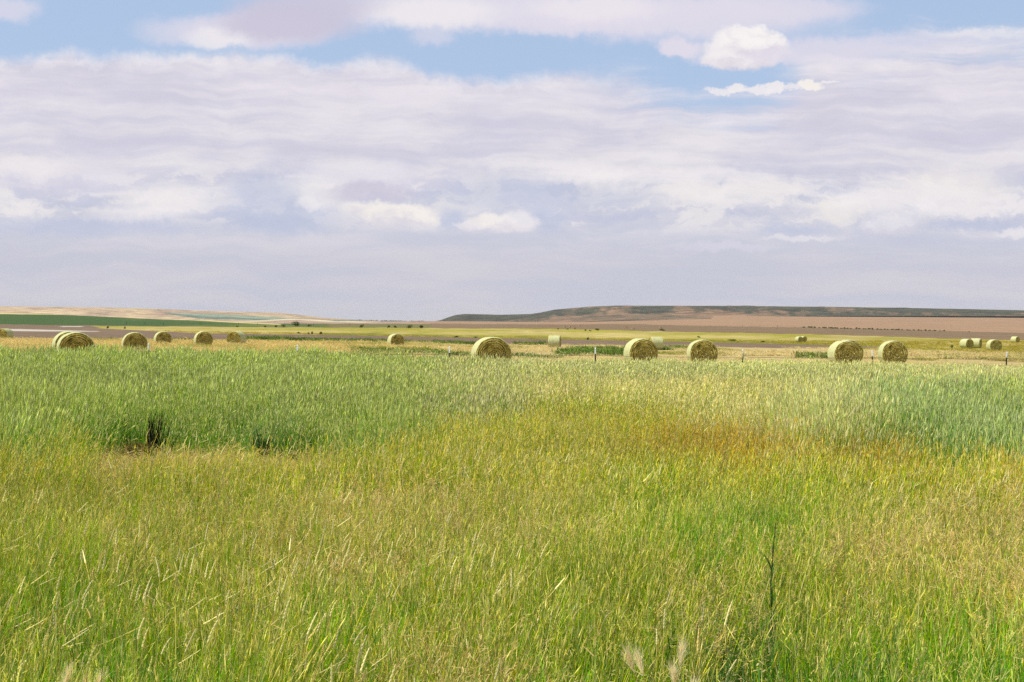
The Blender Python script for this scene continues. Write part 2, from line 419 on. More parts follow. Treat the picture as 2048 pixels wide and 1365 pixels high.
# ------------------------------------------------------------------ far hills
def hill_mesh(name, px0, px1, npx, d_foot, d_rim, d_back, foot, rim, nrow, amp, seed, mat, slope_pow=1.3, colour=None, gully=60.0):
    pxs = np.linspace(px0, px1, npx)
    ts = np.concatenate([np.linspace(-0.15, 1.0, nrow), np.linspace(1.02, 1.6, 16)])
    PX, T = np.meshgrid(pxs, ts)
    DD = np.where(T <= 1, d_foot + (d_rim - d_foot) * T, d_rim + (d_back - d_rim) * (T - 1) / 0.6)
    XX = (PX - CXP) / F * DD
    yh = 649 + 0.0087 * (PX - CXP)
    zf = (yh - foot(PX)) / F * d_foot; zr = (yh - rim(PX)) / F * d_rim
    tt = np.clip(T, -0.15, 1)
    prof = np.sign(tt) * np.abs(tt) ** slope_pow
    prof = np.where(tt > 0, 0.75 * prof + 0.25 * (tt * tt * (3 - 2 * tt)), prof)
    ridg = 1 - np.abs(noise2(XX, DD * 0.35, gully * 3.2, gully * 5, seed, 2)) * 2
    small = noise2(XX, DD, gully, gully * 1.4, seed + 3, 3)
    body = np.clip(4 * tt * (1 - tt), 0, 1)
    ZZ = zf + (zr - zf) * prof + body * (zr - zf) * amp * (0.7 * ridg + 0.5 * small)
    ZZ = np.where(T > 1, zr - (T - 1) * 6 + noise2(XX, DD, 200, 300, seed + 5) * 0.4, ZZ) + EYE
    n, m = PX.shape
    ix = np.arange(n * m).reshape(n, m)
    qd = np.stack([ix[:-1, :-1], ix[:-1, 1:], ix[1:, 1:], ix[1:, :-1]], -1).reshape(-1, 4)
    me = mesh_np(name, np.stack([XX, DD, ZZ], -1).reshape(-1, 3), qd, [mat], True)
    if colour is not None:
        cc = colour(PX, T, XX, DD, ZZ, ridg, small)
        at = me.attributes.new('cover', 'FLOAT_COLOR', 'POINT')
        at.data.foreach_set('color', np.concatenate([cc.reshape(-1, 3), np.ones((n * m, 1))], 1).astype(np.float32).ravel())
    return link(name, me)

hm, q, b = material('dry_hillside')
pos = q.new('ShaderNodeNewGeometry').outputs['Position']
n1_ = q.noise(q.v('MULTIPLY', pos, (1 / 40, 1 / 60, 1 / 9)), 1.0, 5, 0.6)
q.put(b.inputs['Base Color'], q.v('SCALE', attr_of(q, 'cover'), scale=q.step(n1_, 0.32, 0.68, 0.62, 1.34)))

SAGE, SAGE2, TAN, BR, GRN = (np.array(lin(*c, .70)) for c in ((78, 80, 62), (98, 94, 74), (164, 134, 104), (128, 106, 84), (126, 130, 84)))
sstep = lambda v, a, b: (lambda t: t * t * (3 - 2 * t))(np.clip((v - a) / (b - a), 0, 1))
def mesa_col(PX, T, X_, D_, Z_, ridg, small):
    wx = PX + noise2(PX, T, 70, .5, 31.0) * 22
    n = noise2(wx, T, 46, 0.55, 8.0); nb = noise2(wx + T * 30, T, 13, 0.35, 12.0); nc = noise2(wx, T, 5, .12, 14.0)
    sage = sstep(PX, 1150, 1050) * .55 + sstep(PX, 1500, 1600) * .30 + sstep(T, .25, .6) * .30 - sstep(T, .5, .2) * sstep(PX, 1060, 1130) * sstep(PX, 1500, 1440) * .35
    f = sstep(0.50 + sage - ridg * .30 + n * .55 + nb * .45 + nc * .22, .15, .75)[..., None]
    c = TAN * (.5 + .25 * nb[..., None]) + BR * (.5 - .25 * nb[..., None])
    c = c * (1 - f) + (SAGE * .8 + SAGE2 * .2) * f
    gtop = sstep(T, .88, .98)[..., None] * sstep(PX, 1130, 1190)[..., None]
    return c * (1 - gtop) + (GRN * .85 + SAGE * .15) * gtop
rim = cv([(700, 650), (850, 646), (880, 641), (896, 635), (912, 630), (930, 628.3), (1000, 630), (1060, 628.5), (1078, 626), (1110, 619.5), (1180, 613.5), (1230, 611.5), (1380, 612), (1500, 612.5), (1700, 614.5), (1850, 617), (1960, 619), (2048, 621), (2900, 640)])
foot = cv([(700, 652), (850, 648), (900, 648), (1000, 646), (1150, 641), (1300, 637.5), (1430, 636), (1500, 631), (1650, 631), (2048, 632), (2900, 655)])
tag(hill_mesh('mesa_hill', 820, 2900, 620, 2700, 3450, 6500, foot, rim, 90, 0.26, 4.0, hm, 1.25, mesa_col, 55), 'long flat topped mesa with sage dark gullied slopes', 'hill', kind='structure')
# the low spur in front of the mesa's left end
rim3 = cv([(820, 660), (1060, 650), (1100, 641), (1180, 633), (1240, 630.5), (1300, 629.5), (1380, 631), (1432, 634), (1448, 640), (1500, 650), (1700, 660)])
foot3 = cv([(820, 662), (1700, 660)])
foot3 = cv([(820, 664), (1060, 652), (1180, 642), (1300, 639), (1420, 637), (1700, 664)])
def spur_col(PX, T, X_, D_, Z_, ridg, small):
    f = np.clip(0.35 + 0.9 * noise2(PX, T, 40, 0.6, 21.0) - ridg * .35 + np.where(T > .7, .25, 0), 0, 1)[..., None]
    return (TAN * .6 + BR * .4) * (1 - f) + SAGE2 * f
tag(hill_mesh('spur_hill', 1040, 1520, 220, 2350, 2640, 2900, foot3, rim3, 40, 0.18, 9.0, hm, 1.1, spur_col, 38), 'low brown spur in front of the mesa', 'hill', kind='structure')

HT, HS, HG, HP, TEAL, TEAL2 = (np.array(lin(*c, .72)) for c in ((222, 196, 152), (178, 152, 126), (150, 138, 112), (206, 176, 146), (112, 132, 114), (150, 166, 140)))
def left_col(PX, T, X_, D_, Z_, ridg, small):
    f = np.clip(0.5 + 0.8 * noise2(PX, T, 60, 0.3, 5.0) - ridg * .3, 0, 1)[..., None]
    c = HT * (1 - f) + HS * f
    f2 = np.clip(noise2(PX, T, 40, 0.16, 14.0) * 2 - 0.6 + np.where(T > .8, .35, 0), 0, .8)[..., None]
    c = c * (1 - f2) + HG * f2
    yh = 649 + 0.0087 * (PX - CXP); py = yh - (Z_ - EYE) / D_ * F
    tl = ((PX > 330) & (py > np.interp(PX, [330, 400, 470, 560, 640], [626, 628, 630.5, 635, 640])) & (py < np.interp(PX, [330, 400, 520, 640], [628, 638, 641, 642])))
    t2 = tl & (py < np.interp(PX, [330, 400, 520, 640], [626, 633, 637.5, 640]))
    c = np.where(tl[..., None], TEAL, c); c = np.where(t2[..., None], TEAL2, c)
    return c
rimL = cv([(-900, 606), (0, 613), (200, 615), (300, 617.5), (400, 621.5), (480, 624), (560, 626), (600, 630), (640, 635), (680, 638), (720, 641), (860, 646)])
footL = cv([(-900, 632), (0, 636), (300, 642), (600, 644), (860, 648)])
tag(hill_mesh('hills', -900, 760, 520, 3300, 5200, 7500, footL, rimL, 60, 0.10, 2.0, hm, 1.1, left_col, 110), 'pale tan grass hills sloping down to the plain on the left', 'hill', kind='structure')
# cream knoll before them
def knoll_col(PX, T, X_, D_, Z_, ridg, small):
    yh = 649 + 0.0087 * (PX - CXP); py = yh - (Z_ - EYE) / D_ * F
    f = np.clip((rimK(PX) + 3.6 - py) / 1.5, 0, 1)[..., None]
    return np.array(C['pink']) * (1 - f) + np.array(C['cream']) * f
rimK = cv([(380, 648), (500, 642), (560, 638.8), (592, 637.4), (625, 639.4), (680, 642.6), (760, 645), (860, 650)])
footK = cv([(380, 652), (600, 651), (860, 652)])
tag(hill_mesh('knoll', 380, 860, 120, 1700, 2300, 3000, footK, rimK, 24, 0.02, 6.0, hm, 1.0, knoll_col, 90), 'low cream crested knoll on the far plain', 'hill', kind='structure')

# ------------------------------------------------------------------ foliage helpers
def leafy(n, rx, ry, rz, size, seed, flat_base=0.1, aspect=1.8):
    """leaf-sized quads through a lumpy volume standing on z = 0"""
    r = np.random.default_rng(seed)
    lobes = [(r.uniform(-.55, .55), r.uniform(-.55, .55), r.uniform(.3, .7), r.uniform(.35, .6)) for _ in range(6)]
    V, Fc = [], []
    for i in range(n):
        lx, ly, lz, lr = lobes[r.integers(6)]
        d = r.normal(size=3); d /= np.linalg.norm(d); rr = lr * r.uniform(0.25, 1.0) ** 0.5
        c = np.array([lx, ly, lz]) + d * rr * np.array([1, 1, .75])
        c[2] = max(c[2], flat_base * r.random())
        c = c * np.array([rx, ry, rz])
        a = r.normal(size=3); a /= np.linalg.norm(a); bb = np.cross(a, r.normal(size=3)); bb /= np.linalg.norm(bb)
        s = size * r.uniform(.6, 1.4); k0 = len(V)
        V += [c - a * s * aspect, c + bb * s * .5, c + a * s * aspect, c - bb * s * .5]
        Fc.append((k0, k0 + 1, k0 + 2, k0 + 3))
    return np.array(V), np.array(Fc)

def leaf_material(name, c1, c2, sc=1.5, trans=0.3):
    m = bpy.data.materials.new(name); m.use_nodes = True
    t = m.node_tree; t.nodes.clear(); q = G(t)
    p = q.new('ShaderNodeNewGeometry').outputs['Position']
    rnd = q.new('ShaderNodeNewGeometry').outputs['Random Per Island']
    f = q.m('ADD', q.m('MULTIPLY', q.noise(p, sc, 3, .6), .7), q.m('MULTIPLY', rnd, .4))
    c = q.mix(q.step(f, .25, .8), c1, c2)
    d = q.new('ShaderNodeBsdfDiffuse'); q.put(d.inputs[0], c)
    tr = q.new('ShaderNodeBsdfTranslucent'); q.put(tr.inputs[0], c)
    mx = q.new('ShaderNodeMixShader'); mx.inputs[0].default_value = trans
    t.links.new(d.outputs[0], mx.inputs[1]); t.links.new(tr.outputs[0], mx.inputs[2])
    t.links.new(mx.outputs[0], q.new('ShaderNodeOutputMaterial').inputs[0])
    return m

# ------------------------------------------------------------------ hay bales
hay, q, b = material('cut_hay', 0.95)
oc = q.new('ShaderNodeTexCoord').outputs['Object']
ox, oy, oz = q.xyz(oc)
rad = q.v('LENGTH', q.comb(ox, oz, 0))
ang = q.m('ARCTAN2', oz, ox)
swirl = q.comb(q.m('MULTIPLY_ADD', rad, 19.0, q.m('MULTIPLY', ang, .32)), q.m('MULTIPLY', ang, 1.1), 0)
s1 = q.noise(swirl, 1.0, 4, 0.6, 0.25)
s2 = q.noise(oc, 26, 3, 0.7)
f = q.m('ADD', q.m('MULTIPLY', s1, 1.05), q.m('MULTIPLY_ADD', s2, 0.25, -.15))
hc_ = q.ramp(f, [(0.32, lin(112, 102, 44)), (0.46, lin(168, 156, 78)), (0.58, lin(204, 192, 112)), (0.72, lin(240, 230, 172))], 0, 1)
q.put(b.inputs['Base Color'], hc_)
bb_ = q.new('ShaderNodeBump'); bb_.inputs['Strength'].default_value = 0.9; bb_.inputs['Distance'].default_value = 0.06
q.put(bb_.inputs['Height'], f); q.put(b.inputs['Normal'], bb_.outputs[0])

wrapm, q, b = material('net_wrapped_hay', 0.8)
oc = q.new('ShaderNodeTexCoord').outputs['Object']
ox, oy, oz = q.xyz(oc)
ang = q.m('ARCTAN2', oz, ox)
st = q.noise(q.comb(q.m('MULTIPLY', ang, 1.5), q.m('MULTIPLY', oy, 14), 0), 1.0, 5, 0.65)
sf = q.noise(oc, 14, 4, 0.7)
f = q.m('ADD', q.m('MULTIPLY', st, 0.6), q.m('MULTIPLY', sf, 0.45))
q.put(b.inputs['Base Color'], q.ramp(f, [(0.3, lin(122, 118, 70)), (0.5, lin(186, 188, 134)), (0.7, lin(212, 216, 168))], 0, 1))
bb_ = q.new('ShaderNodeBump'); bb_.inputs['Strength'].default_value = 0.7; bb_.inputs['Distance'].default_value = 0.03
q.put(bb_.inputs['Height'], f); q.put(b.inputs['Normal'], bb_.outputs[0])

BR_, BL_ = 0.85, 1.5
def bale_meshes(seed):
    nr_, na = 46, 112
    sag = lambda x, z: (x * (1.0 + 0.03 * (z < 0) * (-z / BR_)), z * (0.985 if z < 0 else 1.0))
    def rad_noise(a, y): return 0.018 * mnoise.noise(Vector((math.cos(a) * 2.2, math.sin(a) * 2.2, y * 2 + seed * 7))) + 0.012 * mnoise.noise(Vector((math.cos(a) * 9, math.sin(a) * 9, y * 7 + seed)))
    V, Fc = [], []
    rows = 18
    for j in range(rows + 1):
        y = -BL_ / 2 + BL_ * j / rows
        e = 1 - 0.035 * max(0, (abs(y) - BL_ / 2 + 0.10) / 0.10) ** 2
        for i in range(na):
            a = 2 * math.pi * i / na
            r = (BR_ + rad_noise(a, y)) * e
            x, z = sag(r * math.cos(a), r * math.sin(a)); V.append((x, y, z))
    for j in range(rows):
        for i in range(na): Fc.append((j * na + i, j * na + (i + 1) % na, (j + 1) * na + (i + 1) % na, (j + 1) * na + i))
    wrap = mesh_np('wrap', V, Fc, [wrapm], True)
    ends = []
    for side in (-1, 1):
        V, Fc = [], []
        V.append((0, side * (BL_ / 2 - 0.02), 0))
        for j in range(1, nr_ + 1):
            t = j / nr_
            for i in range(na):
                a = 2 * math.pi * i / na
                r0 = (BR_ + rad_noise(a, side * BL_ / 2)) * 0.965
                ph = t * 9.0 + a / (2 * math.pi) * side + 0.5 * mnoise.noise(Vector((math.cos(a) * 1.6, math.sin(a) * 1.6, t * 2.0 + seed * 3)))
                saw = ph - math.floor(ph)
                lay = (saw * 0.10 - 0.05) * (0.6 + 0.9 * abs(mnoise.noise(Vector((math.cos(a) * 3, math.sin(a) * 3, t * 5 + seed)))) * 1.6)
                rough = 0.035 * mnoise.noise(Vector((math.cos(a) * t * 11, math.sin(a) * t * 11, seed + side)))
                dome = 0.05 * (1 - t * t)
                y = side * (BL_ / 2 + dome + (lay + rough) * min(1, (1 - t) * 12)) if j < nr_ else side * (BL_ / 2)
                x, z = sag(r0 * t * math.cos(a), r0 * t * math.sin(a)); V.append((x, y, z))
        for i in range(na): Fc.append((0, 1 + i, 1 + (i + 1) % na) if side < 0 else (0, 1 + (i + 1) % na, 1 + i))
        for j in range(nr_ - 1):
            for i in range(na):
                p0, p1 = 1 + j * na + i, 1 + j * na + (i + 1) % na
                Fc.append((p0, p0 + na, p1 + na, p1) if side < 0 else (p0, p1, p1 + na, p0 + na))
        ends.append(mesh_np('end_face', V, Fc, [hay], False))
    return wrap, ends
bale_protos = []
for sdd in range(5):
    w, e = bale_meshes(sdd + 1.37)
    bale_protos.append((w, e))
# photo column, depth, visible turn (degrees, wrap showing on the left when positive), scale, label
BALES = [
    (10, 182, -33, 1.0, 'small round hay bale cut by the left picture edge, beside the white bare strip'),
    (136, 80, 6, 1.0, 'round hay bale half hidden behind the big leftmost bale in the tall grass'),
    (151, 64.6, 4, 1.0, 'big round hay bale on the far left standing in front of another bale'),
    (269, 98, 4, 1.0, 'round hay bale standing alone just left of a white tipped fence post'),
    (325.5, 148, 7, 1.0, 'small round hay bale just right of the white tipped post left in the picture'),
    (406.5, 136, 7, 1.0, 'middle one of three small hay bales in a row on the left golden grass'),
    (473, 152, -24, 1.0, 'small pale round hay bale with its wrapped side turned to the right, beside green weeds'),
    (791.5, 160, 14, 1.0, 'small round hay bale standing alone left of the picture middle on golden grass'),
    (982, 63, 9, 1.0, 'largest round hay bale, near the picture middle, half sunk in tall grass'),
    (1109, 176, 84, 0.98, 'round hay bale seen side on as a pale drum with dark underside'),
    (1281, 81, 14, 1.0, 'big round hay bale with a second pale bale peeking out behind its right side'),
    (1312, 172, -72, 1.0, 'pale side-turned hay bale partly hidden behind a bigger bale'),
    (1404, 85, 8, 1.0, 'round hay bale standing alone between two fence posts right of the middle'),
    (1598, 385, 34, 1.0, 'tiny distant round hay bale in front of its twin at the yellow field edge'),
    (1606, 398, 40, 1.0, 'tiny distant hay bale behind and right of its twin at the yellow field edge'),
    (1687, 87, 17, 0.97, 'big hay bale on the right, broad pale wrapped side, another bale behind'),
    (1696, 91.5, 12, 1.0, 'hay bale almost wholly hidden behind the big broad wrapped bale on the right'),
    (1785, 90, 11, 1.0, 'round hay bale just right of a white tipped post, with clear spiral face'),
    (1933, 226, 42, 1.0, 'small distant hay bale with dark face turned right, in front of a side-on bale'),
    (1952, 236, 74, 1.0, 'small distant pale hay bale seen side on behind the dark faced bale'),
    (1988, 192, 20, 1.0, 'small round hay bale standing right of the distant pair near the right edge'),
    (2030.5, 342, 52, 1.0, 'tiny distant hay bale farthest right by the brown field edge'),
]
BALE_PTS = []
for i, (px, d, turn, sc, lab) in enumerate(BALES):
    p = at_ground(px, d)
    w, e = bale_protos[(i * 2) % 5]
    root = empty('hay_bale', p, R(turn) - math.atan2(p.x, p.y))
    root.rotation_euler.y = 0
    root.scale = (sc * random.uniform(.97, 1.03), sc * random.uniform(.94, 1.04), sc * random.uniform(.95, 1.01))
    tag(root, lab, 'hay bale', 'round hay bales on the hay field')
    for nm, me in (('wrap', w), ('end_face', e[0]), ('end_face', e[1])):
        c = link(nm, me, root, (0, 0, BR_ - 0.035))
    BALE_PTS.append((p.x, p.y))

# ------------------------------------------------------------------ wire fence with steel posts
def simple_mat(name, c, rough=0.6, metal=0.0, sc=8.0, var=0.25):
    m, q, b = material(name, rough)
    n = q.noise(q.new('ShaderNodeTexCoord').outputs['Object'], sc, 4, .6)
    q.put(b.inputs['Base Color'], q.v('SCALE', c, scale=q.step(n, .3, .7, 1 - var, 1 + var)))
    b.inputs['Metallic'].default_value = metal
    return m
steel = simple_mat('dark_green_post_paint', (0.045, 0.05, 0.03), .6)
white = simple_mat('white_post_paint', (0.82, 0.81, 0.76), .5, var=.06)
wirem = simple_mat('rusty_wire', (0.16, 0.12, 0.09), .6, .3)
wood = simple_mat('weathered_wood', (0.10, 0.08, 0.06), .9)
def box_np(cx, cy, cz, sx, sy, sz):
    v = np.array([(x, y, z) for z in (-.5, .5) for y in (-.5, .5) for x in (-.5, .5)]) * (sx, sy, sz) + (cx, cy, cz)
    f = [(0, 2, 3, 1), (4, 5, 7, 6), (0, 1, 5, 4), (2, 6, 7, 3), (0, 4, 6, 2), (1, 3, 7, 5)]
    return v, f
def boxes(bs):
    V, Fc = [], []
    for bx in bs:
        v, f = box_np(*bx); o = len(V); V += list(v); Fc += [tuple(i + o for i in q_) for q_ in f]
    return V, Fc
def tee(z0, z1, studs=True, k=1.0):
    bs = [(0, 0, (z0 + z1) / 2, .050 * k, .010, z1 - z0), (0, .024, (z0 + z1) / 2, .010 * k, .038, z1 - z0)]
    if studs:
        n = int((z1 - z0) / .06)
        bs += [(0, -.010, z0 + .05 + i * .06, .018, .010, .02) for i in range(n)]
    return boxes(bs)
post_body = mesh_np('post', *tee(-.3, 1.135), [steel])
post_tip = mesh_np('painted_tip', *tee(1.135, 1.36, True, 1.02), [white])
FPOSTS = [(-300, 45.5), (-5, 46.3), (295, 47), (594, 47.4), (897, 47.8), (1191, 48.6), (1485, 49.6), (1746, 52.3), (2011, 54.0), (2275, 55.5)]
fence = empty('wire_fence', at_ground(897, 47.8))
tag(fence, 'barbed wire fence on dark steel posts with white painted tips along the tall meadow', 'fence')
fl = fence.location.copy()
wire_pts = []
for i, (px, d) in enumerate(FPOSTS):
    p = at_ground(px, d)
    po = link('post', post_body, fence, p - fl)
    po.rotation_euler = (random.uniform(-.03, .03), random.uniform(-.03, .03), random.uniform(-.75, -.45))
    link('painted_tip', post_tip, po)
    wire_pts.append(p - fl)
rag = None
def tube(path, r, n=5):
    V, Fc = [], []
    for i, p in enumerate(path):
        a = path[min(i + 1, len(path) - 1)] - path[max(i - 1, 0)]
        a.normalize(); s = a.cross(Vector((0, 0, 1)));  s = s.normalized() if s.length > 1e-4 else Vector((1, 0, 0)); t = s.cross(a)
        for k_ in range(n):
            an = 2 * math.pi * k_ / n
            V.append(p + (s * math.cos(an) + t * math.sin(an)) * (r[i] if isinstance(r, list) else r))
    for i in range(len(path) - 1):
        for k_ in range(n): Fc.append((i * n + k_, i * n + (k_ + 1) % n, (i + 1) * n + (k_ + 1) % n, (i + 1) * n + k_))
    return V, Fc
for hgt in (0.28, 0.55, 0.82, 1.08):
    V, Fc = [], []
    path = []
    for a, b_ in zip(wire_pts[:-1], wire_pts[1:]):
        for s in range(8):
            t = s / 8; path.append(a.lerp(b_, t) + Vector((0, -.018, hgt - .05 * 4 * t * (1 - t) * (1.0 if hgt < 1 else .5))))
    path.append(wire_pts[-1] + Vector((0, -.018, hgt)))
    V, Fc = tube(path, .006, 4)
    for a in np.arange(0, len(path) - 1, .17):                       # barbs
        i = int(a); c = path[i].lerp(path[i + 1], a - i); o = len(V)
        for dv_ in (Vector((.006, 0, .02)), Vector((-.006, .01, -.02))):
            o = len(V); V += [c + Vector((.003, 0, 0)), c - Vector((.003, 0, 0)), c + dv_]; Fc.append((o, o + 1, o + 2))
    link('barbed_wire', mesh_np('barbed_wire', V, Fc, [wirem]), fence)
# a weathered rag of paper-pale grass tied on the middle-right post
V, Fc = leafy(26, .10, .05, .34, .035, 3, aspect=2.2)
p1485 = at_ground(1485, 49.6)
ragm = leaf_material('bleached_stalks', lin(230, 215, 160, .9), lin(245, 235, 190, .9), 3.0)
tag(link('tumbleweed', mesh_np('tumbleweed', V, Fc, [ragm]), None, p1485 + Vector((.04, -.06, 1.0))), 'bleached dry weed caught on top of a fence post right of the middle', 'weed')

# far line fences: plain wooden posts
wp = mesh_np('post', *boxes([(0, 0, .55, .16, .16, 1.7), (0, 0, 1.42, .13, .13, .06)]), [wood])
def far_fence(pts, label):
    root = empty('wire_fence', pts[0]); tag(root, label, 'fence')
    for p in pts:
        o = link('post', wp, root, p - pts[0]); o.rotation_euler.y = random.uniform(-.05, .05); o.scale.z = random.uniform(.9, 1.15)
    for h_ in (.5, 1.0, 1.3):
        link('wire', mesh_np('wire', *tube([p - pts[0] + Vector((0, -.09, h_)) for p in pts], .006, 4), [wirem]), root)
far_fence([ground_hit(px, py, 300) for px, py in ((253, 650), (290, 650.2), (327, 650.6), (402, 650.5), (477, 650), (515, 650.5), (570, 651), (627, 651.5), (700, 652))], 'far dark post fence along the foot of the green crop field')
far_fence([ground_hit(px, py, 420) for px, py in ((1420, 654), (1452, 654.2), (1485, 654.6), (1520, 654.9), (1555, 655.3), (1590, 655.7))], 'far post fence across the brown field below the mesa')

# ------------------------------------------------------------------ shrubs of the plain
shrub_mats = [leaf_material('shrub_leaf_dark', lin(40, 58, 24, .8), lin(84, 104, 46, .8), 2.0), leaf_material('shrub_leaf_green', lin(66, 90, 32, .85), lin(118, 136, 60, .85), 2.0)]
shrub_me = []
for i in range(4):
    v, f = leafy(420, 1.0, .8, 1.0, .07, 60 + i)
    for mt in shrub_mats: shrub_me.append(mesh_np('shrub', v, f, [mt]))
def shrub(px, py, hpx, wpx, mi, label, group=None, d0=120, cat='shrub', d=None):
    p = at_ground(px, d) if d else ground_hit(px, py, d0)
    k_ = p.y / F
    o = link('shrub', shrub_me[(random.randrange(4)) * 2 + mi], None, p - Vector((0, 0, .05)))
    o.scale = (wpx * k_ / 1.9, wpx * k_ / 1.9, hpx * k_ / 1.05); o.rotation_euler.z = random.uniform(0, 6.28)
    tag(o, label, cat, group)
    return o
G1 = 'shrubs along the strip below the green crop'
for a in [(593, 653.5, 11, 19, 1, 'rounded green bush standing out on the far strip, left of the picture middle', G1, 300),
          (566, 654.5, 6, 12, 1, 'low wide bush just left of the rounded green bush', G1, 300),
          (552, 655, 5, 8, 0, 'small dark bush third in line left of the rounded green bush', G1, 300),
          (530, 655.2, 4, 6, 0, 'tiny dark bush fourth in line left of the rounded green bush', G1, 300),
          (475, 655, 4, 8, 1, 'small flat bush near the right end of the green crop field', G1, 300),
          (619, 653.5, 5, 12, 1, 'small flat bush just right of the rounded green bush', G1, 300),
          (724, 656, 8, 12, 1, 'pale green bush midway between the rounded bush and the mesa tip', G1, 300),
          (777, 656.4, 6, 8, 0, 'dark bush, left one of two beside each other above the lone small bale', G1, 300),
          (791, 656.2, 5, 9, 0, 'dark bush, right one of two beside each other above the lone small bale', G1, 300),
          (820, 657, 8, 16, 1, 'wide green bush left of the taller bush near the mesa tip', G1, 300),
          (842, 657, 8, 12, 0, 'dark green bush nearest the left tip of the mesa', G1, 300),
          (215, 657.8, 6, 7, 0, 'small dark bush at the left end of the straw yellow strip', G1, 250),
          (250, 658.4, 6, 6, 0, 'small dark bush second from the left end of the straw yellow strip', G1, 250)]:
    shrub(*a)
G2 = 'dark bushes on the edge of the ploughed strip'
for a in [(598, 668.6, 5, 8, 0, 'small dark bush leftmost of four on the ploughed strip edge', G2), (617, 669.2, 5, 5, 0, 'narrow dark bush second of four on the ploughed strip edge', G2),
          (624, 669.5, 7, 5, 0, 'tallest narrow dark bush of four on the ploughed strip edge', G2), (641, 669.8, 7, 9, 0, 'rightmost and widest dark bush of four on the ploughed strip edge', G2),
          (1176, 680, 6, 7, 0, 'lone small bush in the yellow field right of the side-on bale', None), (912, 675.5, 4, 13, 0, 'flat green bush left above the largest bale', None), (952, 676, 3, 14, 1, 'flat light green bush right above the largest bale', None),
          (1398, 676, 4, 10, 1, 'flat green tuft above the lone bale right of the middle', None), (1467, 683, 5, 22, 1, 'wide green tuft on the yellow field right of the lone bale', None), (1525, 685.5, 4, 12, 0, 'dark low tuft on the brown strip edge left of the tiny bale pair', None),
          (1195, 661.5, 5, 15, 1, 'green bush on the brown field edge right of the grazing antelope group', None), (1170, 662.6, 4, 6, 0, 'dark clump on the brown field edge below the antelope', None), (1180, 663, 3, 7, 0, 'flat dark clump beside the green bush on the brown field edge', None),
          (1117, 659.4, 3, 5, 0, 'leftmost dark tuft below the antelope group', None), (1135, 659.6, 3, 6, 0, 'middle dark tuft below the antelope group', None), (1150, 659.6, 4, 4, 0, 'rightmost dark tuft below the antelope group', None),
          (1325, 662.5, 5, 16, 1, 'green bush below the rightmost antelope', None), (1902, 697.5, 8, 11, 1, 'bright green weed bush left of the distant bale pair', None), (1879, 707.5, 5, 8, 0, 'dark green tuft in the stubble left of the distant bale pair', None),
          (1890, 706, 5, 8, 0, 'dark green tuft just below the bright weed bush', None)]:
    shrub(*a)
for i in range(46):
    t = i / 45; px = 1608 + 330 * t + random.uniform(-2, 2)
    if t > .86 and random.random() < .5: continue
    py = 655.9 + 8.6 * t
    h_ = random.uniform(2.2, 4.4) * (1 - .35 * t); w_ = random.uniform(7, 13) * (1 - .4 * t)
    shrub(px, py, h_, w_, 0 if random.random() < .6 else 1, 'small dark green shrub in the long hedge row across the far brown field', 'shrubs of the far hedge row', 500)
# far tree line on the skyline left of the mesa
tl = []
V, Fc = [], []
for i in range(150):
    px = 612 + 240 * random.random(); d = 5200
    yh = 649 + 0.0087 * (px - CXP)
    top = np.interp(px, [612, 680, 760, 850], [637.4, 639.4, 641.2, 642.6]) + random.uniform(-.3, .6)
    z1 = (yh - top) / F * d + EYE
    z0 = np.interp(px, [612, 850], [(yh - 643) / F * d, (yh - 647) / F * d]) + EYE
    x = (px - CXP) / F * d
    v, f = leafy(46, random.uniform(8, 16), 8, max(z1 - z0, 3) / 1.0, 1.6, 900 + i)
    o = len(V); V += list(v + np.array([x, d, z0])); Fc += [tuple(int(j) + o for j in r_) for r_ in f]
tag(link('far_wood', mesh_np('far_wood', V, Fc, [leaf_material('far_tree_leaf', lin(40, 58, 44, .8), lin(60, 78, 58, .8), .05)])), 'dark far-off line of trees on the skyline left of the mesa', 'wood', kind='stuff')

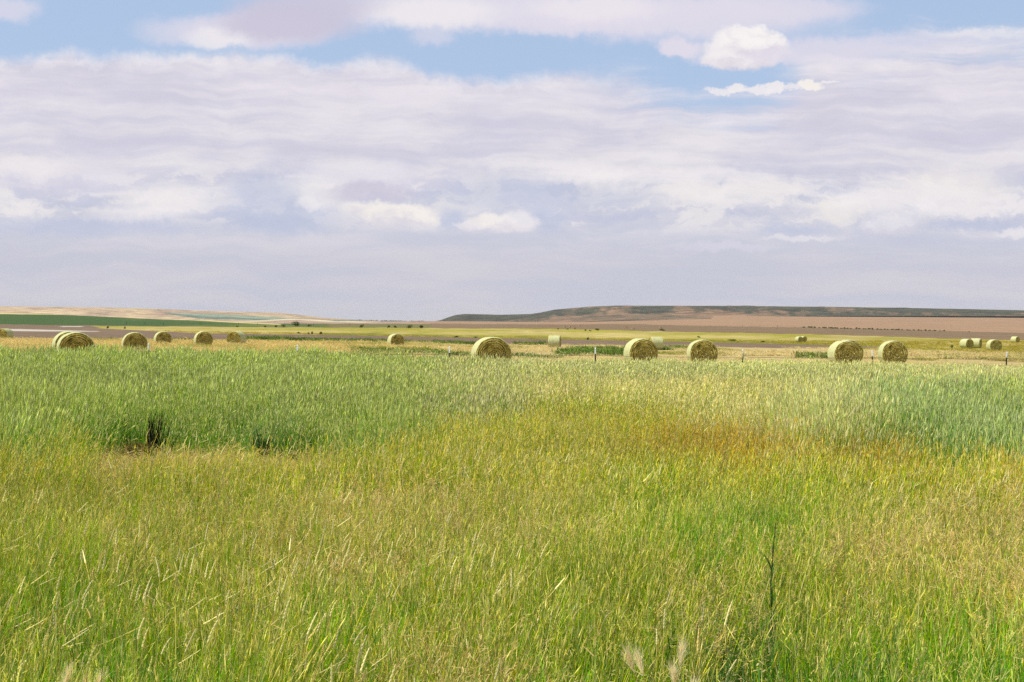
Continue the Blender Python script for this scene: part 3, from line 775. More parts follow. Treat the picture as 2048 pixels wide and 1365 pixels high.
# ------------------------------------------------------------------ pronghorn antelope
fur, q, b = material('pronghorn_coat', 0.9)
at = attr_of(q, 'coat')
q.put(b.inputs['Base Color'], q.v('SCALE', at, scale=q.step(q.noise(q.new('ShaderNodeTexCoord').outputs['Object'], 14, 3, .6), .3, .7, .85, 1.15)))
horn = simple_mat('dark_horn', (.02, .017, .014), .5)
def pronghorn_mesh(pose):
    head = {'alert': [(0.50, 0, 1.02), (.60, 0, 1.16), (.66, 0, 1.28), (.76, 0, 1.25), (.88, 0, 1.17)],
            'graze': [(0.54, 0, .80), (.70, 0, .58), (.80, 0, .36), (.86, 0, .22), (.92, 0, .08)]}[pose]
    P_ = [(0, 0, .84), (-.26, 0, .84), (-.46, 0, .82), (-.58, 0, .80), (.24, 0, .80), (.40, 0, .84)] + head
    Rr = [(.165, .20), (.16, .185), (.15, .17), (.06, .08), (.155, .215), (.13, .17), (.085, .10), (.065, .075), (.065, .07), (.055, .06), (.03, .03)]
    E = [(0, 1), (1, 2), (2, 3), (0, 4), (4, 5), (5, 6), (6, 7), (7, 8), (8, 9), (9, 10)]
    def leg(parent, pts, rs):
        pr = parent
        for p, r_ in zip(pts, rs):
            P_.append(p); Rr.append((r_, r_)); E.append((pr, len(P_) - 1)); pr = len(P_) - 1
    for s in (-1, 1):
        k_ = .07 * s
        leg(4, [(.30, .09 * s, .62), (.32 + k_, .09 * s, .36), (.31 + k_, .09 * s, .10), (.335 + k_, .09 * s, .02)], [.075, .034, .026, .03])
        leg(2, [(-.42, .10 * s, .66), (-.36 - k_, .10 * s, .52), (-.50 - k_, .10 * s, .36), (-.47 - k_, .10 * s, .10), (-.445 - k_, .10 * s, .02)], [.10, .06, .034, .026, .03])
    hb = 8
    for s in (-1, 1):                                                # ears
        x, y, z = P_[hb]
        leg(hb, [(x - .03, .06 * s, z + .05), (x - .06, .11 * s, z + .13)], [.022, .008])
    me = bpy.data.meshes.new('tmp'); me.from_pydata(P_, E, []); o = bpy.data.objects.new('tmp', me); col.objects.link(o)
    md = o.modifiers.new('s', 'SKIN'); o.modifiers.new('d', 'SUBSURF').levels = 1
    for v, r_ in zip(me.skin_vertices[0].data, Rr): v.radius = r_
    me.skin_vertices[0].data[0].use_root = True
    dg = bpy.context.evaluated_depsgraph_get()
    out = bpy.data.meshes.new_from_object(o.evaluated_get(dg), depsgraph=dg)
    bpy.data.objects.remove(o); bpy.data.meshes.remove(me)
    out.name = 'body'; out.materials.clear(); out.materials.append(fur)
    at_ = out.attributes.new('coat', 'FLOAT_COLOR', 'POINT')
    tan, wh, dk = (*lin(150, 108, 66), 1), (*lin(246, 238, 222), 1), (*lin(70, 50, 34), 1)
    cols = []
    for v in out.vertices:
        x, y, z = v.co
        c = tan
        if x < -.47 and z > .55: c = wh
        elif z < .74 and z > .55 and abs(x) < .42: c = wh
        elif .45 < x < .62 and (.85 < z < 1.0): c = wh
        elif z < .06 or x > .85: c = dk
        cols += c
    at_.data.foreach_set('color', cols)
    out.polygons.foreach_set('use_smooth', [True] * len(out.polygons))
    hx, hy, hz = P_[hb]
    V, Fc = [], []
    for s in (-1, 1):
        v, f = tube([Vector((hx + .01, .035 * s, hz + .04)), Vector((hx + .03, .06 * s, hz + .16)), Vector((hx + .03, .085 * s, hz + .27)), Vector((hx - .03, .07 * s, hz + .33))], [.02, .016, .012, .003], 6)
        o_ = len(V); V += v; Fc += [tuple(i + o_ for i in r_) for r_ in f]
    return out, mesh_np('horns', V, Fc, [horn], True)
pron = {k_: pronghorn_mesh(k_) for k_ in ('alert', 'graze')}
def pronghorn(px, py, pose, yaw, label, s=1.0):
    p = ground_hit(px, py, 450)
    root = empty('pronghorn', p, R(yaw)); root.scale = (s,) * 3
    tag(root, label, 'antelope', 'pronghorn antelope on the brown field')
    link('body', pron[pose][0], root); link('horns', pron[pose][1], root)
for a in [(1129.5, 657.3, 'graze', 35, 'pale rumped antelope grazing, leftmost of the herd on the brown field'),
          (1140, 656.6, 'graze', 60, 'antelope grazing close left of the dark brown antelope'),
          (1146, 655.2, 'alert', 178, 'dark brown antelope with raised head turned left'),
          (1159, 655.0, 'alert', 12, 'antelope with white rump and raised head turned right'),
          (1254, 658.0, 'alert', -160, 'pale antelope, left one of the two nearest the big paired bale'),
          (1266, 661.3, 'graze', 15, 'pale antelope grazing at the yellow field edge, lowest of the herd'),
          (1321, 658.3, 'graze', 8, 'lone pale antelope, rightmost of the herd')]:
    pronghorn(*a, s=1.12)

# ------------------------------------------------------------------ grass
def grass_mat(name, attr, trans, vary=0.3, rough=False):
    m = bpy.data.materials.new(name); m.use_nodes = True
    t = m.node_tree; t.nodes.clear(); q = G(t)
    c = attr_of(q, attr, 'INSTANCER')
    rnd = q.new('ShaderNodeNewGeometry').outputs['Random Per Island']
    c = q.v('SCALE', c, scale=q.m('MULTIPLY_ADD', rnd, 2 * vary, 1 - vary))
    hs = q.new('ShaderNodeHueSaturation'); q.put(hs.inputs['Color'], c)
    q.put(hs.inputs['Hue'], q.m('MULTIPLY_ADD', q.m('FRACT', q.m('MULTIPLY', rnd, 7.31)), 0.024, 0.488))
    q.put(hs.inputs['Saturation'], q.m('MULTIPLY_ADD', q.m('FRACT', q.m('MULTIPLY', rnd, 13.7)), 0.4, 0.8))
    c = hs.outputs[0]
    d = q.new('ShaderNodeBsdfDiffuse'); q.put(d.inputs[0], c)
    tr = q.new('ShaderNodeBsdfTranslucent'); q.put(tr.inputs[0], c)
    mx = q.new('ShaderNodeMixShader'); mx.inputs[0].default_value = trans
    t.links.new(d.outputs[0], mx.inputs[1]); t.links.new(tr.outputs[0], mx.inputs[2])
    t.links.new(mx.outputs[0], q.new('ShaderNodeOutputMaterial').inputs[0])
    return m
leafm = grass_mat('grass_leaf', 'leafc', 0.40, 0.48)
headm = grass_mat('grass_head', 'headc', 0.25, 0.28)

class Clump:
    def __init__(s, seed): s.r = np.random.default_rng(seed); s.V = []; s.F = []; s.M = []
    def strip(s, path, widths, wdir, mi):
        o = len(s.V)
        for p, w in zip(path, widths): s.V += [p - wdir * w / 2, p + wdir * w / 2]
        for i in range(len(path) - 1): s.F.append((o + 2 * i, o + 2 * i + 1, o + 2 * i + 3, o + 2 * i + 2)); s.M.append(mi)
    def spindle(s, path, rad, mi, n=4):
        o = len(s.V)
        for i, (p, r_) in enumerate(zip(path, rad)):
            for k_ in range(n):
                a = 2 * math.pi * (k_ + .5 * (i % 2)) / n; s.V.append(p + np.array([math.cos(a) * r_, math.sin(a) * r_, 0]))
        for i in range(len(path) - 1):
            for k_ in range(n): s.F.append((o + i * n + k_, o + i * n + (k_ + 1) % n, o + (i + 1) * n + (k_ + 1) % n, o + (i + 1) * n + k_)); s.M.append(mi)
    def arc(s, base, h, lean, az, n, droop=0.0):
        d = np.array([math.cos(az), math.sin(az), 0]); ts = np.linspace(0, 1, n)
        return [base + d * h * (lean * t ** 1.6 + droop * t ** 4) + np.array([0, 0, h * (t - .35 * lean * t * t - .45 * droop * t ** 4)]) for t in ts]
    def mesh(s, name):
        return mesh_np(name, np.array(s.V), s.F, [leafm, headm], False, s.M)

def clump(seed, form, w):
    """w: width factor, wider blades stand for the finer ones far away"""
    c = Clump(seed); r = c.r
    if form == 'tall':      # wheatgrass: straight stems, slim spikes, blue-green leaves
        for i in range(15):
            b0 = np.array([*(r.normal(size=2) * .13), 0]); h = r.uniform(.60, 1.0) ** .8; az = r.uniform(0, 6.28)
            pa = c.arc(b0, h, r.uniform(.01, .12), az, 4, r.uniform(0, .03)); a2 = r.uniform(0, 3.14); wd = np.array([math.cos(a2), math.sin(a2), 0])
            c.strip(pa, [.0028 * w] * 3 + [.002 * w], wd, 0 if r.random() < .75 else 1)
            L = r.uniform(.09, .16); d = pa[-1] - pa[-2]; d /= np.linalg.norm(d); hw = r.uniform(.0024, .0040) * w
            c.spindle([pa[-1] + d * L * t for t in (-.1, .2, .6, 1.0)], [.001, hw, hw * .9, .0008], 1, 3)
        for i in range(18):
            b0 = np.array([*(r.normal(size=2) * .13), 0]); h = r.uniform(.35, .85); az = r.uniform(0, 6.28)
            pa = c.arc(b0, h, r.uniform(.03, .25), az, 4, r.uniform(0, .12)); a2 = az + 1.57 + r.normal() * .6; wd = np.array([math.cos(a2), math.sin(a2), 0])
            c.strip(pa, [.0038 * w, .005 * w, .004 * w, .0008 * w], wd, 0)
    elif form == 'mid':     # mixed bunch grass with loose panicles
        for i in range(14):
            b0 = np.array([*(r.normal(size=2) * .13), 0]); h = r.uniform(.55, 1.0); az = r.uniform(0, 6.28)
            pa = c.arc(b0, h, r.uniform(.01, .11), az, 5, r.uniform(0, .04) if r.random() < .88 else r.uniform(.08, .25)); a2 = r.uniform(0, 3.14); wd = np.array([math.cos(a2), math.sin(a2), 0])
            c.strip(pa, [.0034 * w] * 3 + [.003 * w, .002 * w], wd, 0 if r.random() < .6 else 1)
            d = pa[-1] - pa[-2]; d /= np.linalg.norm(d)
            if r.random() < .72:
                L = r.uniform(.07, .13); hw = r.uniform(.0018, .0032) * w
                c.spindle([pa[-1] + d * L * t for t in (-.1, .25, .6, 1.0)], [.001, hw, hw * .8, .0006], 1, 3)
            else:
                for k_ in range(7):
                    q0 = pa[-1] - d * r.uniform(0, .14) * h; dv = d * 1.3 + r.normal(size=3) * .5; dv /= np.linalg.norm(dv)
                    wv = np.cross(dv, r.normal(size=3)); wv /= np.linalg.norm(wv)
                    c.strip([q0, q0 + dv * r.uniform(.012, .035)], [.0018 * w, .002 * w], wv, 1)
        for i in range(22):
            b0 = np.array([*(r.normal(size=2) * .13), 0]); h = r.uniform(.4, .92); az = r.uniform(0, 6.28)
            pa = c.arc(b0, h, r.uniform(.02, .14), az, 4, r.uniform(0, .08)); a2 = az + 1.57 + r.normal() * .6; wd = np.array([math.cos(a2), math.sin(a2), 0])
            c.strip(pa, [.0038 * w, .0046 * w, .0038 * w, .001 * w], wd, 0)
    elif form == 'dry':     # short hazy dry brome
        for i in range(20):
            b0 = np.array([*(r.normal(size=2) * .13), 0]); h = r.uniform(.45, 1.0); az = r.uniform(0, 6.28)
            pa = c.arc(b0, h, r.uniform(.02, .28), az, 4, r.uniform(0, .2)); a2 = r.uniform(0, 3.14); wd = np.array([math.cos(a2), math.sin(a2), 0])
            c.strip(pa, [.0024 * w, .0022 * w, .002 * w, .0014 * w], wd, 1 if r.random() < .6 else 0)
            d = pa[-1] - pa[-2]; d /= np.linalg.norm(d)
            for k_ in range(7):
                q0 = pa[-1] - d * r.uniform(0, .25) * h; dv = d * .9 + r.normal(size=3) * .5; dv /= np.linalg.norm(dv)
                wv = np.cross(dv, r.normal(size=3)); wv /= np.linalg.norm(wv)
                c.strip([q0, q0 + dv * r.uniform(.02, .045)], [.0024 * w, .0016 * w], wv, 1)
        for i in range(12):
            b0 = np.array([*(r.normal(size=2) * .13), 0]); h = r.uniform(.2, .7); az = r.uniform(0, 6.28)
            pa = c.arc(b0, h, r.uniform(.05, .35), az, 4, .1); a2 = az + 1.57; wd = np.array([math.cos(a2), math.sin(a2), 0])
            c.strip(pa, [.003 * w, .0036 * w, .003 * w, .0008 * w], wd, 0)
    elif form == 'haze':    # open, many-branched reddish panicles floating over green leaves
        for i in range(12):
            b0 = np.array([*(r.normal(size=2) * .13), 0]); h = r.uniform(.6, 1.0); az = r.uniform(0, 6.28)
            pa = c.arc(b0, h, r.uniform(.02, .2), az, 4, r.uniform(0, .12)); a2 = r.uniform(0, 3.14)
            c.strip(pa, [.0026 * w, .0024 * w, .002 * w, .0014 * w], np.array([math.cos(a2), math.sin(a2), 0]), 0 if r.random() < .4 else 1)
            d = pa[-1] - pa[-2]; d /= np.linalg.norm(d)
            for k_ in range(15):
                q0 = pa[-1] - d * r.uniform(0, .24) * h; dv = d * .9 + r.normal(size=3) * .6; dv /= np.linalg.norm(dv)
                wv = np.cross(dv, r.normal(size=3)); wv /= np.linalg.norm(wv)
                c.strip([q0, q0 + dv * r.uniform(.02, .06)], [.0018 * w, .0026 * w], wv, 1)
        for i in range(14):
            b0 = np.array([*(r.normal(size=2) * .13), 0]); az = r.uniform(0, 6.28)
            c.strip(c.arc(b0, r.uniform(.35, .8), r.uniform(.02, .16), az, 4, .05), [.0034 * w, .0042 * w, .0034 * w, .001 * w], np.array([-math.sin(az), math.cos(az), 0]), 0)
    elif form == 'herb':    # leafy broadleaf plants among the grass
        for i in range(int(r.integers(3, 6))):
            b0 = np.array([*(r.normal(size=2) * .12), 0]); h = r.uniform(.5, 1.0); az = r.uniform(0, 6.28)
            pa = c.arc(b0, h, r.uniform(.05, .3), az, 6, 0); c.strip(pa, [.005 * w] * 6, np.array([.8, .6, 0]), 0)
            for k_ in range(16):
                t = r.uniform(.15, 1) * 4.99; j = int(t); q0 = pa[j] * (1 - t + j) + pa[j + 1] * (t - j); a_ = r.uniform(0, 6.28)
                L = r.uniform(.035, .085) * (1.2 - .6 * t / 5); dv = np.array([math.cos(a_), math.sin(a_), r.uniform(-.2, .8)])
                sd_ = np.array([-math.sin(a_), math.cos(a_), r.uniform(-.4, .4)])
                c.strip([q0, q0 + dv * L * .35, q0 + dv * L * .7, q0 + dv * L + np.array([0, 0, -.15 * L])], [.002, .018 * w * L / .06, .015 * w * L / .06, .001], sd_, 0)
            for k_ in range(18):
                q0 = pa[-1] + r.normal(size=3) * np.array([.018, .018, .04]); dv = r.normal(size=3) * .012
                c.strip([q0, q0 + dv], [.006 * w, .005 * w], np.array([.7, .7, 0]), 1)
        for i in range(14):
            b0 = np.array([*(r.normal(size=2) * .13), 0]); az = r.uniform(0, 6.28)
            c.strip(c.arc(b0, r.uniform(.4, 1.2), r.uniform(.02, .3), az, 4, .05), [.0036 * w, .0045 * w, .0036 * w, .001 * w], np.array([-math.sin(az), math.cos(az), 0]), 0)
    elif form == 'spike':   # one bold ripe ear on a bending stalk, with a few companions
        for i in range(int(r.integers(1, 3))):
            b0 = np.array([*(r.normal(size=2) * .04), 0]); h = r.uniform(.8, 1.02); az = r.normal() * .7
            pa = c.arc(b0, h, r.uniform(.0, .12), az, 7, r.choice([0, 0, 0, .04, .08, .25])); wd = np.array([.8, .6, 0])
            c.strip(pa, [.0035] * 6 + [.0028], wd, 1)
            d = pa[-1] - pa[-2]; d /= np.linalg.norm(d); L = r.uniform(.07, .15); n = 12
            side = np.array([1.0, 0, -.3]); sg = r.uniform(-.1, .25)
            pt = [pa[-1] + d * L * (k_ / n) + side * sg * L * (k_ / n) ** 2 for k_ in range(n + 1)]
            c.spindle(pt, [.0015] + [(.0050 if k_ % 2 else .0040) * (1 - .55 * (k_ / n) ** 2) * w for k_ in range(1, n)] + [.0008], 1, 5)
    return c.mesh(form)

grass_protos = bpy.data.collections.new('grass_forms')
PROT = []
def add_proto(form, w, seed):
    o = bpy.data.objects.new('g%03d_%s' % (len(PROT), form), clump(seed, form, w)); grass_protos.objects.link(o); PROT.append((form, w))
    return len(PROT) - 1
LOD = {}
for lod, w in enumerate((1.0, 1.3, 1.8, 2.5, 5.0)):
    for form in ('tall', 'mid', 'dry', 'herb', 'haze'):
        LOD[form, lod] = [add_proto(form, w, 1000 + lod * 50 + s + 7 * len(form)) for s in range(5)]
LOD['spike', 0] = [add_proto('spike', 1.0, 3000 + s) for s in range(8)]

def gn_tree():
    t = bpy.data.node_groups.new('scatter_grass', 'GeometryNodeTree')
    t.interface.new_socket('Geometry', in_out='INPUT', socket_type='NodeSocketGeometry')
    t.interface.new_socket('Geometry', in_out='OUTPUT', socket_type='NodeSocketGeometry')
    N = t.nodes; L = t.links
    gi = N.new('NodeGroupInput'); go = N.new('NodeGroupOutput')
    iop = N.new('GeometryNodeInstanceOnPoints')
    ci = N.new('GeometryNodeCollectionInfo'); ci.inputs['Collection'].default_value = grass_protos
    ci.inputs['Separate Children'].default_value = True; ci.inputs['Reset Children'].default_value = True
    def na(name, typ):
        n = N.new('GeometryNodeInputNamedAttribute'); n.data_type = typ; n.inputs['Name'].default_value = name; return n.outputs[0]
    L.new(gi.outputs[0], iop.inputs['Points']); L.new(ci.outputs[0], iop.inputs['Instance'])
    iop.inputs['Pick Instance'].default_value = True
    L.new(na('form', 'INT'), iop.inputs['Instance Index'])
    er = N.new('FunctionNodeEulerToRotation'); L.new(na('rot', 'FLOAT_VECTOR'), er.inputs[0]); L.new(er.outputs[0], iop.inputs['Rotation'])
    L.new(na('siz', 'FLOAT_VECTOR'), iop.inputs['Scale'])
    L.new(iop.outputs[0], go.inputs[0])
    return t
GN = gn_tree()

def scatter(name, P_, form, hgt, wid, leafc, headc, label, cat, lean=0.10, yaws=None):
    n = len(P_)
    me = bpy.data.meshes.new(name)
    me.vertices.add(n); me.vertices.foreach_set('co', np.asarray(P_, np.float32).ravel())
    yaw = rng.uniform(0, 2 * math.pi, n) if yaws is None else rng.normal(0, yaws, n)
    px_, py_ = np.asarray(P_)[:, 0], np.asarray(P_)[:, 1]
    lx = lean + .19 * noise2(px_, py_, 1.6, 2.4, 51.0) + rng.normal(0, .05, n); ly = rng.normal(0, .05, n)
    fl_ = rng.random(n) < .04                                # a few flattened bunches
    lx = np.where(fl_, lx + rng.normal(.25, .35, n), lx)
    # R = Ry(lx) Rx(ly) Rz(yaw) as an XYZ euler
    rot = np.empty((n, 3), np.float32)
    for i in range(n):
        e = (Matrix.Rotation(lx[i], 3, 'Y') @ Matrix.Rotation(ly[i], 3, 'X') @ Matrix.Rotation(yaw[i], 3, 'Z')).to_euler('XYZ')
        rot[i] = (e.x, e.y, e.z)
    def put(nm, typ, arr, key):
        a = me.attributes.new(nm, typ, 'POINT'); a.data.foreach_set(key, np.ascontiguousarray(arr).ravel())
    put('form', 'INT', np.asarray(form, np.int32), 'value')
    put('rot', 'FLOAT_VECTOR', rot, 'vector')
    put('siz', 'FLOAT_VECTOR', np.stack([wid, wid, hgt], -1).astype(np.float32), 'vector')
    put('leafc', 'FLOAT_COLOR', np.concatenate([leafc, np.ones((n, 1))], 1).astype(np.float32), 'color')
    put('headc', 'FLOAT_COLOR', np.concatenate([headc, np.ones((n, 1))], 1).astype(np.float32), 'color')
    o = link(name, me)
    md = o.modifiers.new('scatter', 'NODES'); md.node_group = GN
    tag(o, label, cat, kind='stuff')
    return o

# meadow kinds: leaf colour, head colour, height, form
KG = 1.0
SPEC = {
    'T': (lin(122, 170, 54), lin(212, 220, 130), 0.95, 'tall'),
    't': (lin(152, 184, 76), lin(230, 228, 156), 0.92, 'tall'),
    'B': (lin(104, 162, 64), lin(200, 214, 136), 0.92, 'tall'),
    'W': (lin(178, 190, 84), lin(240, 230, 164), 0.80, 'mid'),
    'Y': (lin(162, 188, 48), lin(226, 216, 116), 0.70, 'mid'),
    'y': (lin(150, 188, 42), lin(220, 214, 106), 0.70, 'mid'),
    'O': (lin(182, 172, 52), lin(222, 194, 100), 0.66, 'mid'),
    'P': (lin(166, 168, 72), lin(226, 200, 134), 0.50, 'dry'),
    'R': (lin(152, 160, 66), lin(222, 196, 130), 0.66, 'haze'),
    'G': (lin(112, 178, 40), lin(196, 206, 92), 0.70, 'mid'),
    'D': (lin(82, 142, 50), lin(186, 186, 106), 0.62, 'mid'),
    'H': (lin(84, 122, 52), lin(190, 176, 110), 0.55, 'herb'),
}
EDGE = cv([(-300, 14.5), (60, 15.6), (130, 18.2), (200, 20.0), (300, 20.4), (400, 20.3), (530, 20.2), (640, 19.9), (720, 17.4), (800, 17.2), (860, 18.6), (930, 25)])
GY = [700, 740, 785, 830, 875, 925, 965, 1040, 1120, 1210, 1340]
GX = [0, 130, 260, 390, 520, 650, 780, 910, 1040, 1170, 1300, 1430, 1560, 1690, 1820, 1950, 2080]
GRID = ['TTTTTTTtttttttttt',
        'TTTTTTTtttttttttt',
        'TTTTTTTtWWWWWWWtW',
        'TTTTTTTtYYYWWtBBT',
        'TTBTBTTYYYOOOOOBB',
        'YTTTTTYYYYyOYyOYO',
        'YPPPPPRRRYyyyyyYR',
        'yYRYRRRRRYyGGYRRR',
        'yyyYYYRyYyYRYRRRR',
        'yGyyYGyYyyYHDYyyR',
        'yyGyyyYYGyHHDDGHG']
def species(px, py, n):
    jx = px + rng.normal(0, 26, n) + noise2(px, py, 160, 60, 3.3) * 90
    jy = py + rng.normal(0, 9, n) * np.clip((py - 640) / 160, .25, 1.6) + noise2(px, py, 120, 50, 6.1) * 26 * np.clip((py - 680) / 150, .2, 1.3)
    gx = np.clip((jx - GX[0]) / (GX[1] - GX[0]), 0, 15.999) + rng.uniform(-.5, .5, n)
    gy = np.interp(jy, GY, np.arange(len(GY))) + rng.uniform(-.5, .5, n) * np.clip((py - 760) / 150, .3, .8)
    ix = np.clip(np.round(gx).astype(int), 0, 16); iy = np.clip(np.round(gy).astype(int), 0, 10)
    arr = np.array([list(r_) for r_ in GRID])
    return arr[iy, ix]

PLANTS = [(280, 19.6, .2, .5), (304, 20.3, .16, .8), (524, 19.5, .17, .9), (582, 19.6, .22, .7), (633, 18.9, .22, .7), (212, 20.2, .2, .6), (1541, 7.5, .06, .7), (1338, 5.45, .13, .8), (88, 5.3, .11, .8)]
def band(d0, d1, dens, umax=0.46):
    n = int(dens * (d1 * d1 - d0 * d0) / 2 * 2 * umax)
    d = np.sqrt(rng.uniform(d0 * d0, d1 * d1, n)); u = rng.uniform(-umax, umax, n)
    return u * d, d
BANDS = [(2.0, 12, 125, 0, .52), (12, 22, 84, 1, .46), (22, 36, 50, 2, .44), (36, 58.5, 32, 3, .43)]
Ps, Fm, Hh, Ww, Lc, Hc = [], [], [], [], [], []
for d0, d1, dens, lod, um in BANDS:
    x, y = band(d0, d1, dens, um)
    gap = noise2(x, y, .45, .7, 41.0, 2)                      # tussocks with darker gaps between
    kp = (gap > -.12) | (rng.random(len(x)) < .34)
    x, y = x[kp], y[kp]
    z = ground_z(x, y) - .02
    px, py = to_px(x, y, z + .62)
    # meadow ends a few metres past the fence, along a wandering line
    keep = y < 50.5 + (px / 2048) * 5.5 + noise2(x, y, 6, 400, 2.0) * 1.6
    x, y, z, px, py = (a[keep] for a in (x, y, z, px, py))
    keep = np.ones(len(x), bool)
    for ppx, pd, rx, near_ in PLANTS:
        keep &= ~((np.abs(x - (ppx - CXP) / F * y) < rx * (.75 + .35 * rng.random(len(x)))) & (y > pd - near_) & (y < pd + .04))
    x, y, z, px, py = (a[keep] for a in (x, y, z, px, py))
    n = len(x)
    sp_ = species(px, py, n)
    pxb, _ = to_px(x, y, z); ed = EDGE(pxb) + noise2(x, y, .9, 50, 12.0) * .7 + noise2(x, y, 2.6, 50, 13.0) * .8 + rng.normal(0, .35, n)
    ed = ed + np.where(pxb > 620, 6.0 * rng.random(n) ** 2 * np.clip((pxb - 620) / 120, 0, 1), 0)
    isT = np.isin(sp_, ['T', 't', 'B'])
    sp_ = np.where(isT & (y < ed) & (pxb < 930), np.where((pxb > 140) & (rng.random(n) < .8), 'P', 'Y'), sp_)
    sp_ = np.where(~isT & (y > ed) & (y < ed + 9) & (pxb < 700) & (rng.random(n) < .9), np.where(rng.random(n) < .75, 'T', 'B'), sp_)
    sp_ = np.where((y < ed) & (y > ed - 6.5 + noise2(x, y, 3, 3, 77.0) * 1.5) & (pxb > 150) & (pxb < 700) & (rng.random(n) < .62 + .3 * noise2(x, y, 1.3, 1.6, 78.0) - .12 * (ed - y) / 3), 'P', sp_)
    sp_ = np.where((sp_ == 'y') & (rng.random(n) < .05), 'H', sp_)
    sp_ = np.where((sp_ == 'Y') & (noise2(x, y, .9, 1.2, 91.0) > .34), 'R', sp_)
    sp_ = np.where((sp_ == 'T') & (rng.random(n) < .09 + .10 * noise2(x, y, 3, 2, 95.0)), 'W', sp_)
    sp_ = np.where((sp_ == 'P') & (y < 15) & (rng.random(n) < .34), 'Y', sp_)
    sp_ = np.where(np.isin(sp_, ['Y', 'y', 'G']) & (rng.random(n) < .08), 'R', sp_)
    sp_ = np.where((sp_ == 'R') & (rng.random(n) < .48 - .3 * noise2(x, y, 1.4, 1.8, 57.0)), np.where(rng.random(n) < .5, 'Y', 'y'), sp_)
    shorter = (y < ed) & (y > ed - 4) & (pxb > 150) & (pxb < 740)
    fm = np.empty(n, int); hh = np.empty(n); lc = np.empty((n, 3)); hc2 = np.empty((n, 3))
    for k_, (l_, h_, ht, form) in SPEC.items():
        mk = sp_ == k_; m_ = int(mk.sum())
        fm[mk] = rng.choice(LOD[form, lod], m_); hh[mk] = ht; lc[mk] = l_; hc2[mk] = h_
    patch = noise2(x, y, 2.2, 3.0, 5.0); big = noise2(x, y, 7, 9, 8.0)
    hh = np.where((y > 34) & (pxb > 850), hh * (1 - .20 * np.clip((y - 34) / 10, 0, 1) * np.clip((pxb - 850) / 300, 0, 1)), hh)
    nearedge = (y > ed) & (y < ed + 2.2) & (pxb < 930)
    hh = np.where(nearedge, hh * (.58 + .42 * np.clip((y - ed) / 2.2 + .5 * noise2(x, y, .8, .9, 63.0), 0, 1)), hh)
    hh = np.where(shorter & (sp_ != 'P'), hh * .62, hh)
    hh = np.where((sp_ == 'P') & (y < ed) & (y > ed - 7) & (pxb < 760), hh * .7, hh)
    hh = hh * (1 + .20 * patch + .10 * big + .18 * noise2(x, y, .45, .7, 41.0, 2)) * rng.uniform(.70, 1.18, n)
    tone = np.clip(1 + .24 * patch + .20 * big + rng.normal(0, .15, n), .5, 1.55)[:, None]
    lc = lc * tone; hc2 = hc2 * (1 + (tone - 1) * .6)
    wid = rng.uniform(.9, 1.4, n) * (1 + .10 * lod)
    Ps.append(np.stack([x, y, z], -1)); Fm.append(fm); Hh.append(hh); Ww.append(wid); Lc.append(lc); Hc.append(hc2)
scatter('meadow_grass', np.concatenate(Ps), np.concatenate(Fm), np.concatenate(Hh), np.concatenate(Ww), np.concatenate(Lc) * KG, np.concatenate(Hc) * KG,
        'tall mixed meadow grass, green and straw yellow, filling the foreground up to the fence', 'grass')
# bold ripe ears in the foreground
n = 2300
y = 4.0 + 13 * rng.random(n) ** 1.2; x = rng.uniform(-.45, .45, n) * y
k_ = noise2(x, y, 1.1, 1.6, 31.0) > .12; x, y = x[k_], y[k_]; n = len(x)
z = ground_z(x, y) - .02
scatter('ripe_grass_ears', np.stack([x, y, z], -1), rng.choice(LOD['spike', 0], n), rng.uniform(.58, .90, n), np.ones(n), np.tile(lin(150, 150, 60), (n, 1)),
        np.array(lin(236, 220, 146)) * rng.uniform(.65, 1.1, (n, 1)), 'straw coloured ripe grass ears rising over the near meadow', 'grass', .08, .8)

# grass of the hay field beyond the fence
Ps, Fm, Hh, Ww, Lc, Hc = [], [], [], [], [], []
def far_band(d0, d1, dens, lod, hmul, umax=.44):
    x, y = band(d0, d1, dens, umax); z = ground_z(x, y) - .02
    px, py = to_px(x, y, z); n = len(x)
    bt = brown_bot(px); yt, yb = yel_top(px), yel_bot(px)
    nz = noise2(x, y, 9, 14, 7.0); nf = noise2(x, y, 3, 4, 9.0)
    gold = (py > bt) ; yel = (py > yt) & (py < yb) & (px > 190)
    bare = noise2(x, y, 14, 20, 15.0) > .25
    keep = ((gold & ~(bare & (px > 950))) | (yel & (rng.random(n) < .6)))
    for bx, by in BALE_PTS: keep &= (x - bx) ** 2 + (y - by) ** 2 > 1.0
    x, y, z, px, py, nz, nf, gold = (a[keep] for a in (x, y, z, px, py, nz, nf, gold)); n = len(x)
    f = np.clip((px - 650) / 450 + nf * .5, 0, 1)[:, None]
    c1 = np.array(lin(226, 206, 136)) * (1 - f) + np.array(lin(232, 216, 158)) * f
    g_ = np.clip(nz * 2.2 - .25, 0, 1)[:, None]
    c1 = c1 * (1 - g_) + np.array(lin(164, 168, 70)) * g_
    c1 = np.where(gold[:, None], c1, np.array(lin(180, 168, 72)) * (1 - g_) + np.array(lin(214, 196, 118)) * g_)
    tall = np.where(px < 880, 1.0, np.where(px > 1850, .65, .5)) * hmul
    Ps.append(np.stack([x, y, z], -1)); Fm.append(rng.choice(LOD['dry', lod], n)); Hh.append(np.where(gold, tall, .32) * rng.uniform(.6, 1.2, n) * (1 + .3 * nf)); Ww.append(rng.uniform(1.3, 2.2, n) * (1 + .5 * lod - 1))
    Lc.append(c1 * rng.uniform(.8, 1.1, (n, 1))); Hc.append(c1 * rng.uniform(.9, 1.2, (n, 1)))
far_band(53, 110, 2.6, 3, .60)
far_band(110, 190, .9, 4, .55)
far_band(190, 420, .22, 4, .5)
